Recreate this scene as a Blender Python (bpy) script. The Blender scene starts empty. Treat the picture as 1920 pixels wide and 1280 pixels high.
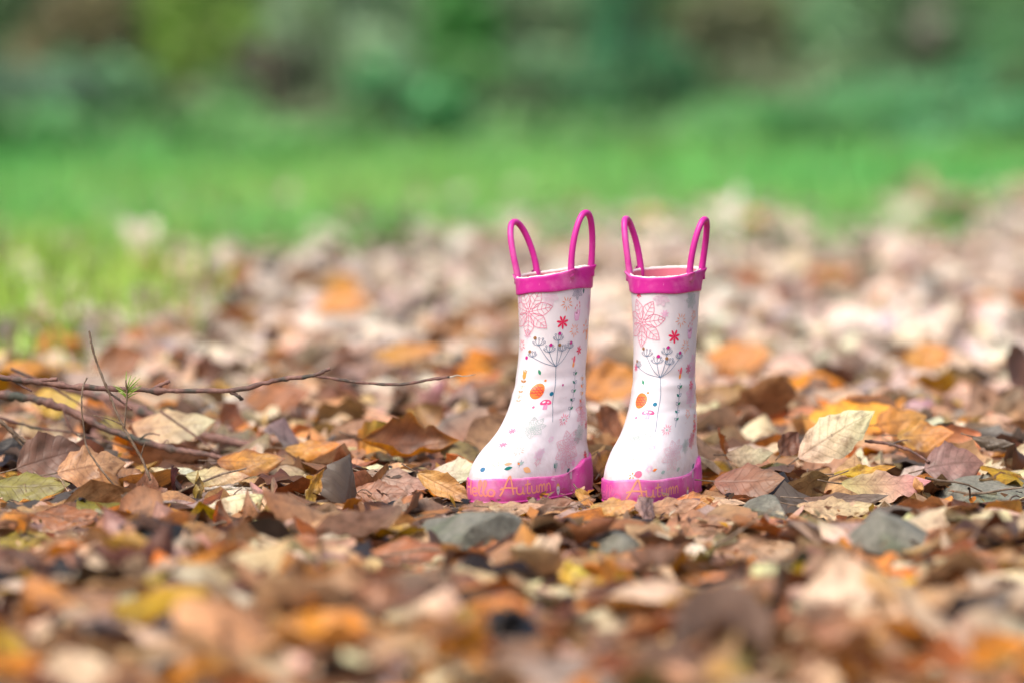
import bpy, math, random
import numpy as np
from mathutils import Vector, Matrix
R = math.radians
random.seed(7)
rg = np.random.default_rng(11)
sc = bpy.context.scene
C = sc.collection

# ------------------------------------------------------------------ camera, sky, sun, exposure
D = 5.333                     # metres from lens to the boots
CH = 0.576                    # lens height
PITCH = 0.07861               # radians below level
PX = 36.0/200.0/1920.0        # tangent per photo pixel
cam_d = bpy.data.cameras.new('camera')
cam = bpy.data.objects.new('camera', cam_d); C.objects.link(cam)
cam.location = (0, -D, CH)
cam.rotation_euler = (math.pi/2 - PITCH, 0, 0)
cam_d.lens = 200; cam_d.sensor_width = 36
cam_d.clip_start = 0.1; cam_d.clip_end = 400
cam_d.dof.use_dof = True
cam_d.dof.focus_distance = 5.29
cam_d.dof.aperture_fstop = 2.9
sc.camera = cam
w = bpy.data.worlds.new('World'); sc.world = w; w.use_nodes = True
wn = w.node_tree.nodes; wl = w.node_tree.links
bg = wn['Background']; sky = wn.new('ShaderNodeTexSky')
sky.sky_type = 'NISHITA'; sky.sun_disc = False
SUN_EL, SUN_AZ = R(58), R(215)   # azimuth clockwise from +Y
sky.sun_elevation = SUN_EL; sky.sun_rotation = SUN_AZ
sky.air_density = 1.0; sky.dust_density = 6.0; sky.ozone_density = 0.5
wl.new(sky.outputs[0], bg.inputs[0]); bg.inputs[1].default_value = 0.12
sun_d = bpy.data.lights.new('sun', 'SUN'); sun = bpy.data.objects.new('sun', sun_d); C.objects.link(sun)
sun_d.energy = 1.4; sun_d.angle = R(32); sun_d.color = (1.0, 0.96, 0.91)
sdir = Vector((math.sin(SUN_AZ)*math.cos(SUN_EL), math.cos(SUN_AZ)*math.cos(SUN_EL), math.sin(SUN_EL)))
sun.rotation_euler = sdir.to_track_quat('Z', 'Y').to_euler(); sun.location = (0, -2, 6)
sc.view_settings.view_transform = 'Standard'; sc.view_settings.look = 'None'
sc.view_settings.exposure = 0.82; sc.view_settings.gamma = 1.0
sc.view_settings.use_curve_mapping = False
sc.render.engine = 'CYCLES'
sc.cycles.use_denoising = True
sc.cycles.max_bounces = 6; sc.cycles.diffuse_bounces = 3; sc.cycles.glossy_bounces = 2
sc.cycles.transmission_bounces = 3; sc.cycles.transparent_max_bounces = 4
sc.cycles.caustics_reflective = False; sc.cycles.caustics_refractive = False

# ------------------------------------------------------------------ placing helpers
def ray(px, py):
    """direction through a photo pixel, scaled so that its y component is 1"""
    a, b = (px-960)*PX, (640-py)*PX
    f = np.array([0, math.cos(PITCH), -math.sin(PITCH)]); u = np.array([0, math.sin(PITCH), math.cos(PITCH)])
    d = f + a*np.array([1., 0, 0]) + b*u
    return d/d[1]
def at_y(px, py, y=0.0):
    d = ray(px, py); t = y + D
    return np.array([0, -D, CH]) + d*t
def at_z(px, py, z=0.02):
    d = ray(px, py); t = (z-CH)/d[2]
    return np.array([0, -D, CH]) + d*t
def project(P):
    q = P - np.array([0, -D, CH])
    f = np.array([0, math.cos(PITCH), -math.sin(PITCH)]); u = np.array([0, math.sin(PITCH), math.cos(PITCH)])
    dep = q@f
    return 960 + q[..., 0]/dep/PX, 640 - (q@u)/dep/PX, dep

# ------------------------------------------------------------------ object helpers
def mk_mesh(name, V, F, uv=None, col=None, mat=None, smooth=True):
    """V (n,3); F (m,k) array or list of faces; uv/col per vertex"""
    me = bpy.data.meshes.new(name)
    if isinstance(F, np.ndarray):
        k = F.shape[1]; V = np.asarray(V, dtype=np.float32)
        me.vertices.add(len(V)); me.vertices.foreach_set('co', V.ravel())
        me.loops.add(F.size); me.loops.foreach_set('vertex_index', F.ravel().astype(np.int32))
        me.polygons.add(len(F)); me.polygons.foreach_set('loop_start', np.arange(0, F.size, k, dtype=np.int32))
        me.update(calc_edges=True)
    else:
        me.from_pydata([tuple(map(float, v)) for v in V], [], F)
    idx = np.empty(len(me.loops), dtype=np.int32); me.loops.foreach_get('vertex_index', idx)
    if uv is not None:
        l = me.uv_layers.new(name='UVMap'); l.data.foreach_set('uv', np.asarray(uv, dtype=np.float32)[idx].ravel())
    if col is not None:
        a = me.color_attributes.new(name='col', type='FLOAT_COLOR', domain='POINT')
        c = np.ones((len(V), 4), dtype=np.float32); c[:, :3] = col; a.data.foreach_set('color', c.ravel())
    if mat: me.materials.append(mat)
    if smooth: me.polygons.foreach_set('use_smooth', np.ones(len(me.polygons), dtype=bool))
    me.validate(); me.update()
    return me
def add(name, me, parent=None, loc=None, **props):
    o = bpy.data.objects.new(name, me); C.objects.link(o)
    if parent is not None: o.parent = parent
    if loc is not None: o.location = loc
    for k, v in props.items(): o[k] = v
    return o
def grid_faces(nu, nv, wrap=False):
    """grid of nu rows x nv columns; wrap joins the columns round"""
    i, j = np.meshgrid(np.arange(nu-1), np.arange(nv if wrap else nv-1), indexing='ij')
    j2 = (j+1) % nv
    return np.stack([i*nv+j, i*nv+j2, (i+1)*nv+j2, (i+1)*nv+j], -1).reshape(-1, 4)
def tube(path, rad, seg=8, cap=True, knob=None):
    P = np.asarray(path, float); n = len(P); rad = np.broadcast_to(np.asarray(rad, float), (n,)).copy()
    T = np.gradient(P, axis=0); T /= np.linalg.norm(T, axis=1)[:, None]+1e-12
    up = np.array([0, 0, 1.]) if abs(T[0][2]) < .9 else np.array([1., 0, 0])
    V = []; prev = None
    for i in range(n):
        a = up if prev is None else prev
        a = a - T[i]*(a@T[i]); a /= np.linalg.norm(a)+1e-12; prev = a
        b = np.cross(T[i], a)
        th = np.arange(seg)*2*math.pi/seg
        r = rad[i]*(1 if knob is None else (1+knob*rg.normal(size=seg)))
        V.append(P[i] + (np.cos(th)*r)[:, None]*a + (np.sin(th)*r)[:, None]*b)
    V = np.concatenate(V); F = grid_faces(n, seg, True).tolist()
    if cap:
        F.append(list(range(seg))[::-1]); F.append(list(range((n-1)*seg, n*seg)))
    return V, F
def smooth_path(pts, n=10):
    P = [np.asarray(p, float) for p in pts]; P = [2*P[0]-P[1]] + P + [2*P[-1]-P[-2]]; out = []
    for i in range(1, len(P)-2):
        for t in np.linspace(0, 1, n, endpoint=False):
            a, b, c, d = P[i-1], P[i], P[i+1], P[i+2]
            out.append(.5*((2*b)+(c-a)*t+(2*a-5*b+4*c-d)*t*t+(-a+3*b-3*c+d)*t**3))
    out.append(P[-2]); return np.array(out)

# ------------------------------------------------------------------ materials
def new_mat(name):
    m = bpy.data.materials.new(name); m.use_nodes = True
    nt = m.node_tree; b = nt.nodes['Principled BSDF']
    return m, nt, b
def N(nt, t, **kw):
    n = nt.nodes.new(t)
    for k, v in kw.items():
        if k == 'ins':
            for a, x in v.items(): n.inputs[a].default_value = x
        else: setattr(n, k, v)
    return n
def mixc(nt, f, a, b, mode='MIX'):
    n = nt.nodes.new('ShaderNodeMix'); n.data_type = 'RGBA'; n.blend_type = mode
    for sock, x in ((n.inputs[0], f), (n.inputs[6], a), (n.inputs[7], b)):
        if isinstance(x, (int, float)): sock.default_value = x
        elif isinstance(x, tuple): sock.default_value = (*x[:3], 1)
        else: nt.links.new(x, sock)
    return n.outputs[2]
def ramp(nt, src, pts):
    n = nt.nodes.new('ShaderNodeValToRGB'); e = n.color_ramp.elements
    e[0].position, e[0].color = pts[0][0], (*pts[0][1], 1)
    e[1].position, e[1].color = pts[-1][0], (*pts[-1][1], 1)
    for p, c in pts[1:-1]:
        x = e.new(p); x.color = (*c, 1)
    nt.links.new(src, n.inputs[0]); return n.outputs[0]
def noise(nt, scale, detail=4, vec=None, rough=.55, dist=0):
    n = N(nt, 'ShaderNodeTexNoise', ins={'Scale': scale, 'Detail': detail, 'Roughness': rough, 'Distortion': dist})
    if vec is not None: nt.links.new(vec, n.inputs['Vector'])
    return n.outputs['Fac']
def mth(nt, op, a, b=None, clamp=False):
    n = N(nt, 'ShaderNodeMath', operation=op, use_clamp=clamp)
    for s, x in ((0, a), (1, b)):
        if x is None: continue
        if isinstance(x, (int, float)): n.inputs[s].default_value = x
        else: nt.links.new(x, n.inputs[s])
    return n.outputs[0]
def bump(nt, b, h, strength=.3, dist=.001):
    n = N(nt, 'ShaderNodeBump', ins={'Strength': strength, 'Distance': dist})
    nt.links.new(h, n.inputs['Height']); nt.links.new(n.outputs[0], b.inputs['Normal']); return n
def K(v): return (v, v, v)

def leaf_material(name, veins=True, transl=.22, rough=.46, spec=.5):
    m, nt, b = new_mat(name); L = nt.links
    at = N(nt, 'ShaderNodeAttribute', attribute_name='col').outputs['Color']
    geo = N(nt, 'ShaderNodeNewGeometry')
    pos = geo.outputs['Position']
    blotch = noise(nt, 70, 4, pos, .6)
    fine = noise(nt, 420, 3, pos, .6)
    c = mixc(nt, 1.0, at, ramp(nt, blotch, [(.3, (.45, .36, .3)), (.5, (.95, .93, .9)), (.72, (1.25, 1.2, 1.12))]), 'MULTIPLY')
    c = mixc(nt, 1.0, c, ramp(nt, fine, [(.25, K(.78)), (.6, K(1.08))]), 'MULTIPLY')
    # dark decay spots
    sp = noise(nt, 150, 2, pos, .7)
    c = mixc(nt, ramp(nt, sp, [(.66, K(0)), (.74, K(.65))]), c, (.06, .03, .015))
    # paler underside
    c = mixc(nt, mth(nt, 'MULTIPLY', geo.outputs['Backfacing'], .15), c, (.50, .38, .28))
    if veins:
        uvn = N(nt, 'ShaderNodeUVMap', uv_map='UVMap'); s = N(nt, 'ShaderNodeSeparateXYZ'); L.new(uvn.outputs[0], s.inputs[0])
        u, v = s.outputs[0], s.outputs[1]
        av = mth(nt, 'ABSOLUTE', mth(nt, 'SUBTRACT', v, .5))          # 0 on the midrib, .5 at the edge
        mid = mth(nt, 'SUBTRACT', 1, mth(nt, 'MULTIPLY', av, 26), True)
        ph = mth(nt, 'SUBTRACT', mth(nt, 'MULTIPLY', u, 9), mth(nt, 'MULTIPLY', av, 3.2))
        tri = mth(nt, 'ABSOLUTE', mth(nt, 'SUBTRACT', mth(nt, 'FRACT', ph), .5))
        sv = mth(nt, 'SUBTRACT', 1, mth(nt, 'MULTIPLY', tri, 9), True)
        vein = mth(nt, 'MAXIMUM', mid, mth(nt, 'MULTIPLY', sv, .7))
        dk = mixc(nt, 1.0, c, (.55, .45, .4), 'MULTIPLY')
        c = mixc(nt, mth(nt, 'MULTIPLY', vein, .6), c, dk)
        bump(nt, b, mth(nt, 'ADD', vein, mth(nt, 'MULTIPLY', fine, .6)), .5, .0006)
    L.new(c, b.inputs['Base Color'])
    b.inputs['Roughness'].default_value = rough
    b.inputs['Specular IOR Level'].default_value = spec
    tr = N(nt, 'ShaderNodeBsdfTranslucent'); L.new(c, tr.inputs[0])
    mx = N(nt, 'ShaderNodeMixShader', ins={0: transl}); out = nt.nodes['Material Output']
    L.new(b.outputs[0], mx.inputs[1]); L.new(tr.outputs[0], mx.inputs[2]); L.new(mx.outputs[0], out.inputs[0])
    return m
M_leaf = leaf_material('dry_leaf')
M_litter = leaf_material('litter_leaf', veins=True, transl=.2)
M_foliage = leaf_material('foliage_leaf', veins=False, transl=.35, rough=.45)
M_grass = leaf_material('grass_blade', veins=False, transl=.4, rough=.4)

def soil_material():
    m, nt, b = new_mat('soil'); L = nt.links
    pos = N(nt, 'ShaderNodeNewGeometry').outputs['Position']
    a = noise(nt, 30, 6, pos); c = ramp(nt, a, [(.3, (.02, .012, .008)), (.55, (.055, .033, .02)), (.75, (.10, .065, .04))])
    s = N(nt, 'ShaderNodeSeparateXYZ'); L.new(pos, s.inputs[0])
    far = noise(nt, 1.3, 3, pos)
    t = mth(nt, 'ADD', s.outputs[1], mth(nt, 'MULTIPLY', far, 1.6))
    k = N(nt, 'ShaderNodeMapRange', ins={1: 4.6, 2: 5.6}); L.new(t, k.inputs[0])
    g = ramp(nt, noise(nt, 25, 5, pos), [(.3, (.03, .07, .015)), (.6, (.08, .20, .035)), (.8, (.13, .16, .05))])
    k2 = N(nt, 'ShaderNodeMapRange', ins={1: 8.6, 2: 9.6}); L.new(t, k2.inputs[0])
    g = mixc(nt, k2.outputs[0], g, (.045, .06, .028))
    L.new(mixc(nt, k.outputs[0], c, g), b.inputs['Base Color'])
    b.inputs['Roughness'].default_value = .9
    bump(nt, b, noise(nt, 160, 6, pos), .8, .004)
    return m
M_soil = soil_material()

def bark_material(name, c1, c2, c3, scale=60):
    m, nt, b = new_mat(name); L = nt.links
    tc = N(nt, 'ShaderNodeNewGeometry').outputs['Position']
    n1 = noise(nt, scale, 5, tc); n2 = noise(nt, scale*6, 4, tc)
    c = ramp(nt, n1, [(.35, c1), (.5, c2), (.62, c3)])
    c = mixc(nt, 1, c, ramp(nt, n2, [(.3, K(.55)), (.65, K(1.15))]), 'MULTIPLY')
    L.new(c, b.inputs['Base Color']); b.inputs['Roughness'].default_value = .75
    bump(nt, b, n2, .6, .0008)
    return m
M_twig = bark_material('twig_bark', (.055, .06, .045), (.17, .085, .07), (.24, .13, .10), 45)
M_twig_dry = bark_material('dry_twig_bark', (.10, .065, .04), (.18, .12, .075), (.24, .18, .13), 60)
M_twig_pale = bark_material('pale_twig_bark', (.25, .20, .15), (.4, .34, .27), (.5, .45, .38), 60)
M_trunk = bark_material('trunk_bark', (.02, .022, .012), (.045, .04, .02), (.05, .07, .02), 10)
M_log = bark_material('log_bark', (.20, .17, .14), (.42, .38, .33), (.5, .47, .42), 9)

def stone_material():
    m, nt, b = new_mat('mossy_stone'); L = nt.links
    pos = N(nt, 'ShaderNodeNewGeometry').outputs['Position']
    c = ramp(nt, noise(nt, 30, 9, pos, .68, .5), [(.3, (.10, .095, .07)), (.5, (.21, .205, .16)), (.7, (.34, .32, .26))])
    c = mixc(nt, ramp(nt, noise(nt, 14, 5, pos, dist=.6), [(.52, K(0)), (.66, K(.6))]), c, (.15, .20, .10))
    c = mixc(nt, 1, c, ramp(nt, noise(nt, 300, 4, pos), [(.3, K(.7)), (.6, K(1.1))]), 'MULTIPLY')
    L.new(c, b.inputs['Base Color']); b.inputs['Roughness'].default_value = .6
    bump(nt, b, noise(nt, 90, 9, pos, .7), 1.0, .006)
    return m
M_stone = stone_material()

def rubber(name, col, scuff, rough=.33, dirt=.25, mud=0):
    m, nt, b = new_mat(name); L = nt.links
    tc = N(nt, 'ShaderNodeTexCoord').outputs['Object']
    c = mixc(nt, ramp(nt, noise(nt, 28, 5, tc, .65, .4), [(.5, K(0)), (.74, K(dirt))]), tuple(col), tuple(scuff))
    mp = N(nt, 'ShaderNodeMapping', ins={'Rotation': (.5, .4, .2), 'Scale': (1, .12, .35)}); L.new(tc, mp.inputs[0])
    sc_ = noise(nt, 330, 3, mp.outputs[0], .6)
    c = mixc(nt, ramp(nt, sc_, [(.68, K(0)), (.74, K(dirt*1.6))]), c, tuple(scuff))
    if mud:
        s = N(nt, 'ShaderNodeSeparateXYZ'); L.new(tc, s.inputs[0])
        low = N(nt, 'ShaderNodeMapRange', ins={1: .075, 2: .02}); L.new(s.outputs[2], low.inputs[0])
        c = mixc(nt, mth(nt, 'MULTIPLY', low.outputs[0], ramp(nt, noise(nt, 90, 6, tc, .7), [(.42, K(.04)), (.7, K(mud))])), c, (.33, .22, .15))
        c = mixc(nt, ramp(nt, noise(nt, 420, 3, tc, .7), [(.70, K(0)), (.76, K(mud*.8))]), c, (.35, .24, .17))
    L.new(c, b.inputs['Base Color'])
    rr = N(nt, 'ShaderNodeMapRange', ins={3: rough-.06, 4: rough+.2}); L.new(noise(nt, 40, 5, tc), rr.inputs[0]); L.new(rr.outputs[0], b.inputs['Roughness'])
    bump(nt, b, noise(nt, 35, 4, tc), .15, .004)
    return m
M_white = rubber('white_rubber', (.745, .70, .735), (.66, .52, .54), .30, .28, .45)
M_pink = rubber('magenta_rubber', (.60, .02, .30), (.85, .35, .60), .36, .42)
M_sole = rubber('worn_magenta_rubber', (.62, .04, .34), (.84, .40, .64), .45, .62, .4)
M_lining = rubber('pink_lining', (.68, .19, .26), (.7, .25, .25), .9, .5)
M_rim = rubber('white_rim', (.82, .74, .72), (.75, .45, .45), .85, .4)
def print_mat():
    m, nt, b = new_mat('printed_ink')
    at = N(nt, 'ShaderNodeAttribute', attribute_name='col').outputs['Color']
    nt.links.new(at, b.inputs['Base Color']); b.inputs['Roughness'].default_value = .35
    return m
M_print = print_mat()
#@@SETTING
# ------------------------------------------------------------------ ground
def hgt(x, y):
    return (.006*np.sin(x*19+1.3*np.sin(y*7))*np.cos(y*15+1.1) + .005*np.sin(x*8.3+2+y*5.1) + .004*np.sin(y*31+x*12)*np.sin(x*27))
gx = np.concatenate([[-60, -30, -15, -8, -5, -3.5], np.linspace(-2.6, 2.6, 150), [3.5, 5, 8, 15, 30, 60]])
gy = np.concatenate([[-30, -15, -8, -5, -3.5], np.linspace(-2.6, 6, 220), np.linspace(6.3, 14, 30), [18, 25, 40, 80, 160]])
X, Y = np.meshgrid(gx, gy)
fade = np.clip((3.4-np.abs(X))/1, 0, 1)*np.clip((9-Y)/3, 0, 1)*np.clip((Y+4)/1, 0, 1)
Z = hgt(X, Y)*fade - .004
add('ground', mk_mesh('ground', np.stack([X, Y, Z], -1).reshape(-1, 3), grid_faces(len(gy), len(gx)), mat=M_soil), kind='structure')

# ------------------------------------------------------------------ leaves
def leaf_batch(p, nu, nv):
    """p: dict of arrays (n,). returns V (n,G,3) local to each leaf (rotated), uv (G,2)"""
    u = np.linspace(0, 1, nu); v = np.linspace(-1, 1, nv)
    U, Vv = np.meshgrid(u, v, indexing='ij'); U = U.ravel()[None]; Vv = Vv.ravel()[None]
    g = lambda k: p[k][:, None]
    L, W = g('L'), g('W')
    prof = np.sin(np.pi*np.clip(U, 0, 1)**g('sk'))**g('pw')*(1-.25*(U > .82)*(U-.82)/.18)
    prof = prof*(1 + g('lobe')*np.sin(2*np.pi*g('lf')*U+g('ph')))
    prof = prof*(1+.05*np.sin(U*23+g('ph')*3)+.05*np.sin(U*41+g('ph')*9*np.sign(Vv+.01))*(nu > 8))
    hw = np.maximum(W/2*prof, .0004)
    kt = g('kt')+1e-4
    bb = kt*Vv
    y = hw*np.sin(bb)/kt
    z = hw*(1-np.cos(bb))/kt + g('fold')*np.abs(y)
    z = z + g('corr')*np.sin(2*np.pi*(9*U-1.6*np.abs(Vv)))*np.abs(Vv)*prof
    z = z + g('wav')*np.sin(2*np.pi*g('wf')*U+g('ph')+1.3*np.sign(Vv))*Vv**2*prof
    q = g('ph')
    z = z + g('cr')*(np.sin(9*U+4*Vv+q*2)*np.sin(6*Vv-5*U+q*5)+.6*np.sin(17*U-8*Vv+q*7))*prof
    kl = g('kl')+1e-4
    a = kl*(U-.5)
    x = L*np.sin(a)/kl - z*np.sin(a)
    z = L*(1-np.cos(a))/kl + z*np.cos(a)
    tw = g('tw')*(U-.5)
    y, z = y*np.cos(tw)-z*np.sin(tw), y*np.sin(tw)+z*np.cos(tw)
    P = np.stack([x, y, z], -1)
    cy, sy, ce, se, cr, sr = np.cos(p['yaw']), np.sin(p['yaw']), np.cos(p['el']), np.sin(p['el']), np.cos(p['ro']), np.sin(p['ro'])
    O = np.zeros_like(cy); I = np.ones_like(cy)
    Rz = np.array([[cy, -sy, O], [sy, cy, O], [O, O, I]]); Ry = np.array([[ce, O, -se], [O, I, O], [se, O, ce]]); Rx = np.array([[I, O, O], [O, cr, -sr], [O, sr, cr]])
    M = np.einsum('ijn,jkn,kln->nil', Rz, Ry, Rx)
    P = np.einsum('nij,ngj->ngi', M, P)
    uv = np.stack([np.broadcast_to(U, (1, U.shape[1]))[0], Vv[0]*.5+.5], -1)
    return P, uv, M
PAL = [((.60, .39, .23), 18, 'tan'), ((.44, .26, .135), 20, 'light brown'), ((.74, .57, .43), 15, 'pale beige'), ((.20, .095, .048), 14, 'brown'),
       ((.66, .32, .025), 15, 'orange'), ((.40, .16, .03), 8, 'rust brown'), ((.80, .71, .54), 10, 'cream'), ((.47, .35, .31), 7, 'dusky pink'),
       ((.055, .032, .022), 9, 'dark brown'), ((.62, .42, .02), 6, 'yellow'), ((.26, .22, .04), 2, 'olive')]
def rand_params(n, spread=1.0):
    p = {}
    p['L'] = np.clip(rg.normal(.076, .017, n), .036, .125); p['W'] = p['L']*rg.uniform(.50, .84, n)
    p['sk'] = rg.uniform(.72, .95, n); p['pw'] = rg.uniform(.7, 1.0, n)
    lob = rg.random(n) < .15
    p['lobe'] = np.where(lob, rg.uniform(.08, .18, n), 0.0); p['lf'] = rg.uniform(3, 5, n); p['ph'] = rg.uniform(0, 6.28, n)
    p['cr'] = rg.uniform(.0005, .0042, n)*spread; p['kt'] = rg.normal(0, 1.0, n)*spread; p['fold'] = rg.normal(.05, .22, n)
    p['corr'] = rg.uniform(0, .0013, n); p['wav'] = rg.uniform(.001, .006, n)*spread; p['wf'] = rg.uniform(1, 3, n)
    p['kl'] = rg.normal(0, 1.15, n)*spread; p['tw'] = rg.normal(0, .55, n)
    p['yaw'] = rg.uniform(0, 6.283, n); p['el'] = rg.normal(0, R(13), n)*spread; p['ro'] = rg.normal(0, R(17), n)*spread
    flip = rg.random(n) < .45
    p['ro'] = np.where(flip, p['ro']+np.pi, p['ro'])
    return p
def pick_cols(n):
    w_ = np.array([x[1] for x in PAL], float); w_ /= w_.sum()
    k = rg.choice(len(PAL), n, p=w_); c = np.array([x[0] for x in PAL])[k]**1.36*1.04
    c = c*rg.normal(1, .13, (n, 1))*rg.normal(1, .05, (n, 3))
    return np.clip(c, .015, .85), k
def vert_cols(c, uv, n):
    """each leaf's own pigment with browner or yellower margins (n,G,3)"""
    edge = (np.abs(uv[:, 1]-.5)*2)**3
    e = rg.uniform(-.35, .45, (n, 1, 1))
    col = c[:, None, :]*(1 - e*edge[None, :, None]*np.array([.5, .8, 1.0]))
    ln = uv[:, 0][None, :, None]
    col = col*(1+rg.normal(0, .12, (n, 1, 3))*(ln-.5)*2)
    return np.clip(col, .008, .88)
# the boots' footprints, for keeping leaves clear of them
BOOTS = [dict(px=1037, th=R(33)), dict(px=1248, th=R(20))]
for b_ in BOOTS:
    p0 = at_y(b_['px'], 925, 0); b_['o'] = np.array([p0[0], 0.0]); s_, c_ = math.sin(b_['th']), math.cos(b_['th'])
    b_['toe'] = b_['o'] + .092*np.array([-s_, -c_]); b_['heel'] = b_['o'] - .018*np.array([-s_, -c_])
BZ = .012
def foot_clear(P, grow=.003):
    """(n,G,3) -> True where no vertex above the sole is inside a footprint"""
    ok = np.ones(P.shape[0], bool)
    for b_ in BOOTS:
        a, d = b_['heel'], b_['toe']-b_['heel']; q = P[..., :2]-a
        t = np.clip((q@d)/(d@d), 0, 1); r = .030+.007*t
        dist = np.linalg.norm(q - t[..., None]*d, axis=-1)
        ok &= ~((dist < r+grow) & (P[..., 2] > BZ-.002)).any(1)
    return ok
def settle(P, M, x, y, lay):
    """drop each leaf so that its lowest point sits on its layer"""
    zmin = P[..., 2].min(1); zq = np.quantile(P[..., 2], .18, axis=1)
    z = hgt(x, y) + lay - (zmin*.55+zq*.45)
    Q = P.copy(); Q[..., 0] += x[:, None]; Q[..., 1] += y[:, None]; Q[..., 2] += z[:, None]
    return Q
def litter_density(x, y):
    d = y+D
    edge = 9.25 + .5*np.sin(x*2.1+.6) + .35*np.sin(x*5.3+1) + np.clip(x-.5, 0, .6)*4.2      # leaves reach further on the right
    k = np.clip((edge+.5-d)/2.0, 0, 1)**1.3
    gl = np.clip((-x-.055*d+.02)/.25, 0, 1)*np.clip((d-6.4)/.8, 0, 1)                      # grassy patch at the left
    lf = np.clip((-x-.02*d)/.4, 0, 1)*np.clip((9.9-d)/1.2, 0, 1)*.35
    return np.maximum(k*(1-.12*gl), lf) + .03
# nothing is piled up in front of these: (px, py, half width, half height, y) of the things that lie open
CLEAR = []
def open_view(Q):
    ok = np.ones(len(Q), bool)
    if not CLEAR: return ok
    X_, Y_, _ = project(Q)
    for cx, cy, a, b, yy in CLEAR:
        ok &= ~(((((X_-cx)/a)**2+((Y_-cy)/b)**2) < 1) & (Q[..., 1] < yy)).any(1)
    for x0, x1, y1 in ((880, 1090, 931), (1130, 1310, 922)):
        ok &= ~((X_ > x0) & (X_ < x1) & (Y_ < y1) & (Q[..., 1] < .03) & (Y_ > 700)).any(1)
    return ok
def zone(n, d0, d1, margin, nu, nv, lay0, lay1, out, inner=None, spread=1.0):
    d = np.sqrt(rg.uniform(d0*d0, d1*d1, n)); hw = .09*d+margin
    x = rg.uniform(-1, 1, n)*hw; y = d-D
    keep = rg.random(n) < litter_density(x, y)
    if inner is not None: keep &= (np.abs(x) > .09*d+inner)
    x, y = x[keep], y[keep]; m = len(x)
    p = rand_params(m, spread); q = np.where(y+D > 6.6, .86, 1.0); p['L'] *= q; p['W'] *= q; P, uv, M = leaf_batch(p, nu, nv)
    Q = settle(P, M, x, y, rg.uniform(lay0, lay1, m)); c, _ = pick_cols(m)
    sheen = np.clip((y+D-5.4)/2.2, 0, .80)[:, None]*(rg.random((m, 1)) < .8); c = c*(1-sheen)+np.array([.84, .76, .68])*sheen*rg.normal(1, .12, (m, 1))  # grazing sky sheen put into the leaf colour, paler with distance
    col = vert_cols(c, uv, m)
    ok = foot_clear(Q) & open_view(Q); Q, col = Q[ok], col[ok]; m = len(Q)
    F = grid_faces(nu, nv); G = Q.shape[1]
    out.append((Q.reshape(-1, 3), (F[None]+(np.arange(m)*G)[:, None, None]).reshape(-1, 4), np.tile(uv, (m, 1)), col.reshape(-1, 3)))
def hp(L, W, yaw=0, el=0, ro=30, kt=.3, kl=.3, fold=.1, cr=.0016, corr=.0008, wav=.002, wf=2, tw=.1, lobe=0, lf=4, ph=1., sk=.85, pw=.85):
    return dict(cr=cr, L=L, W=W, yaw=R(yaw), el=R(el), ro=R(ro), kt=kt, kl=kl, fold=fold, corr=corr, wav=wav, wf=wf, tw=tw, lobe=lobe, lf=lf, ph=ph, sk=sk, pw=pw)
CR, OR, RU, BR, TN, MV, DK, YE, OL, PG = (.74, .66, .47), (.68, .35, .03), (.40, .14, .03), (.26, .12, .06), (.56, .35, .21), (.34, .20, .19), (.085, .06, .04), (.68, .47, .03), (.30, .29, .04), (.70, .70, .54)
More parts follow.
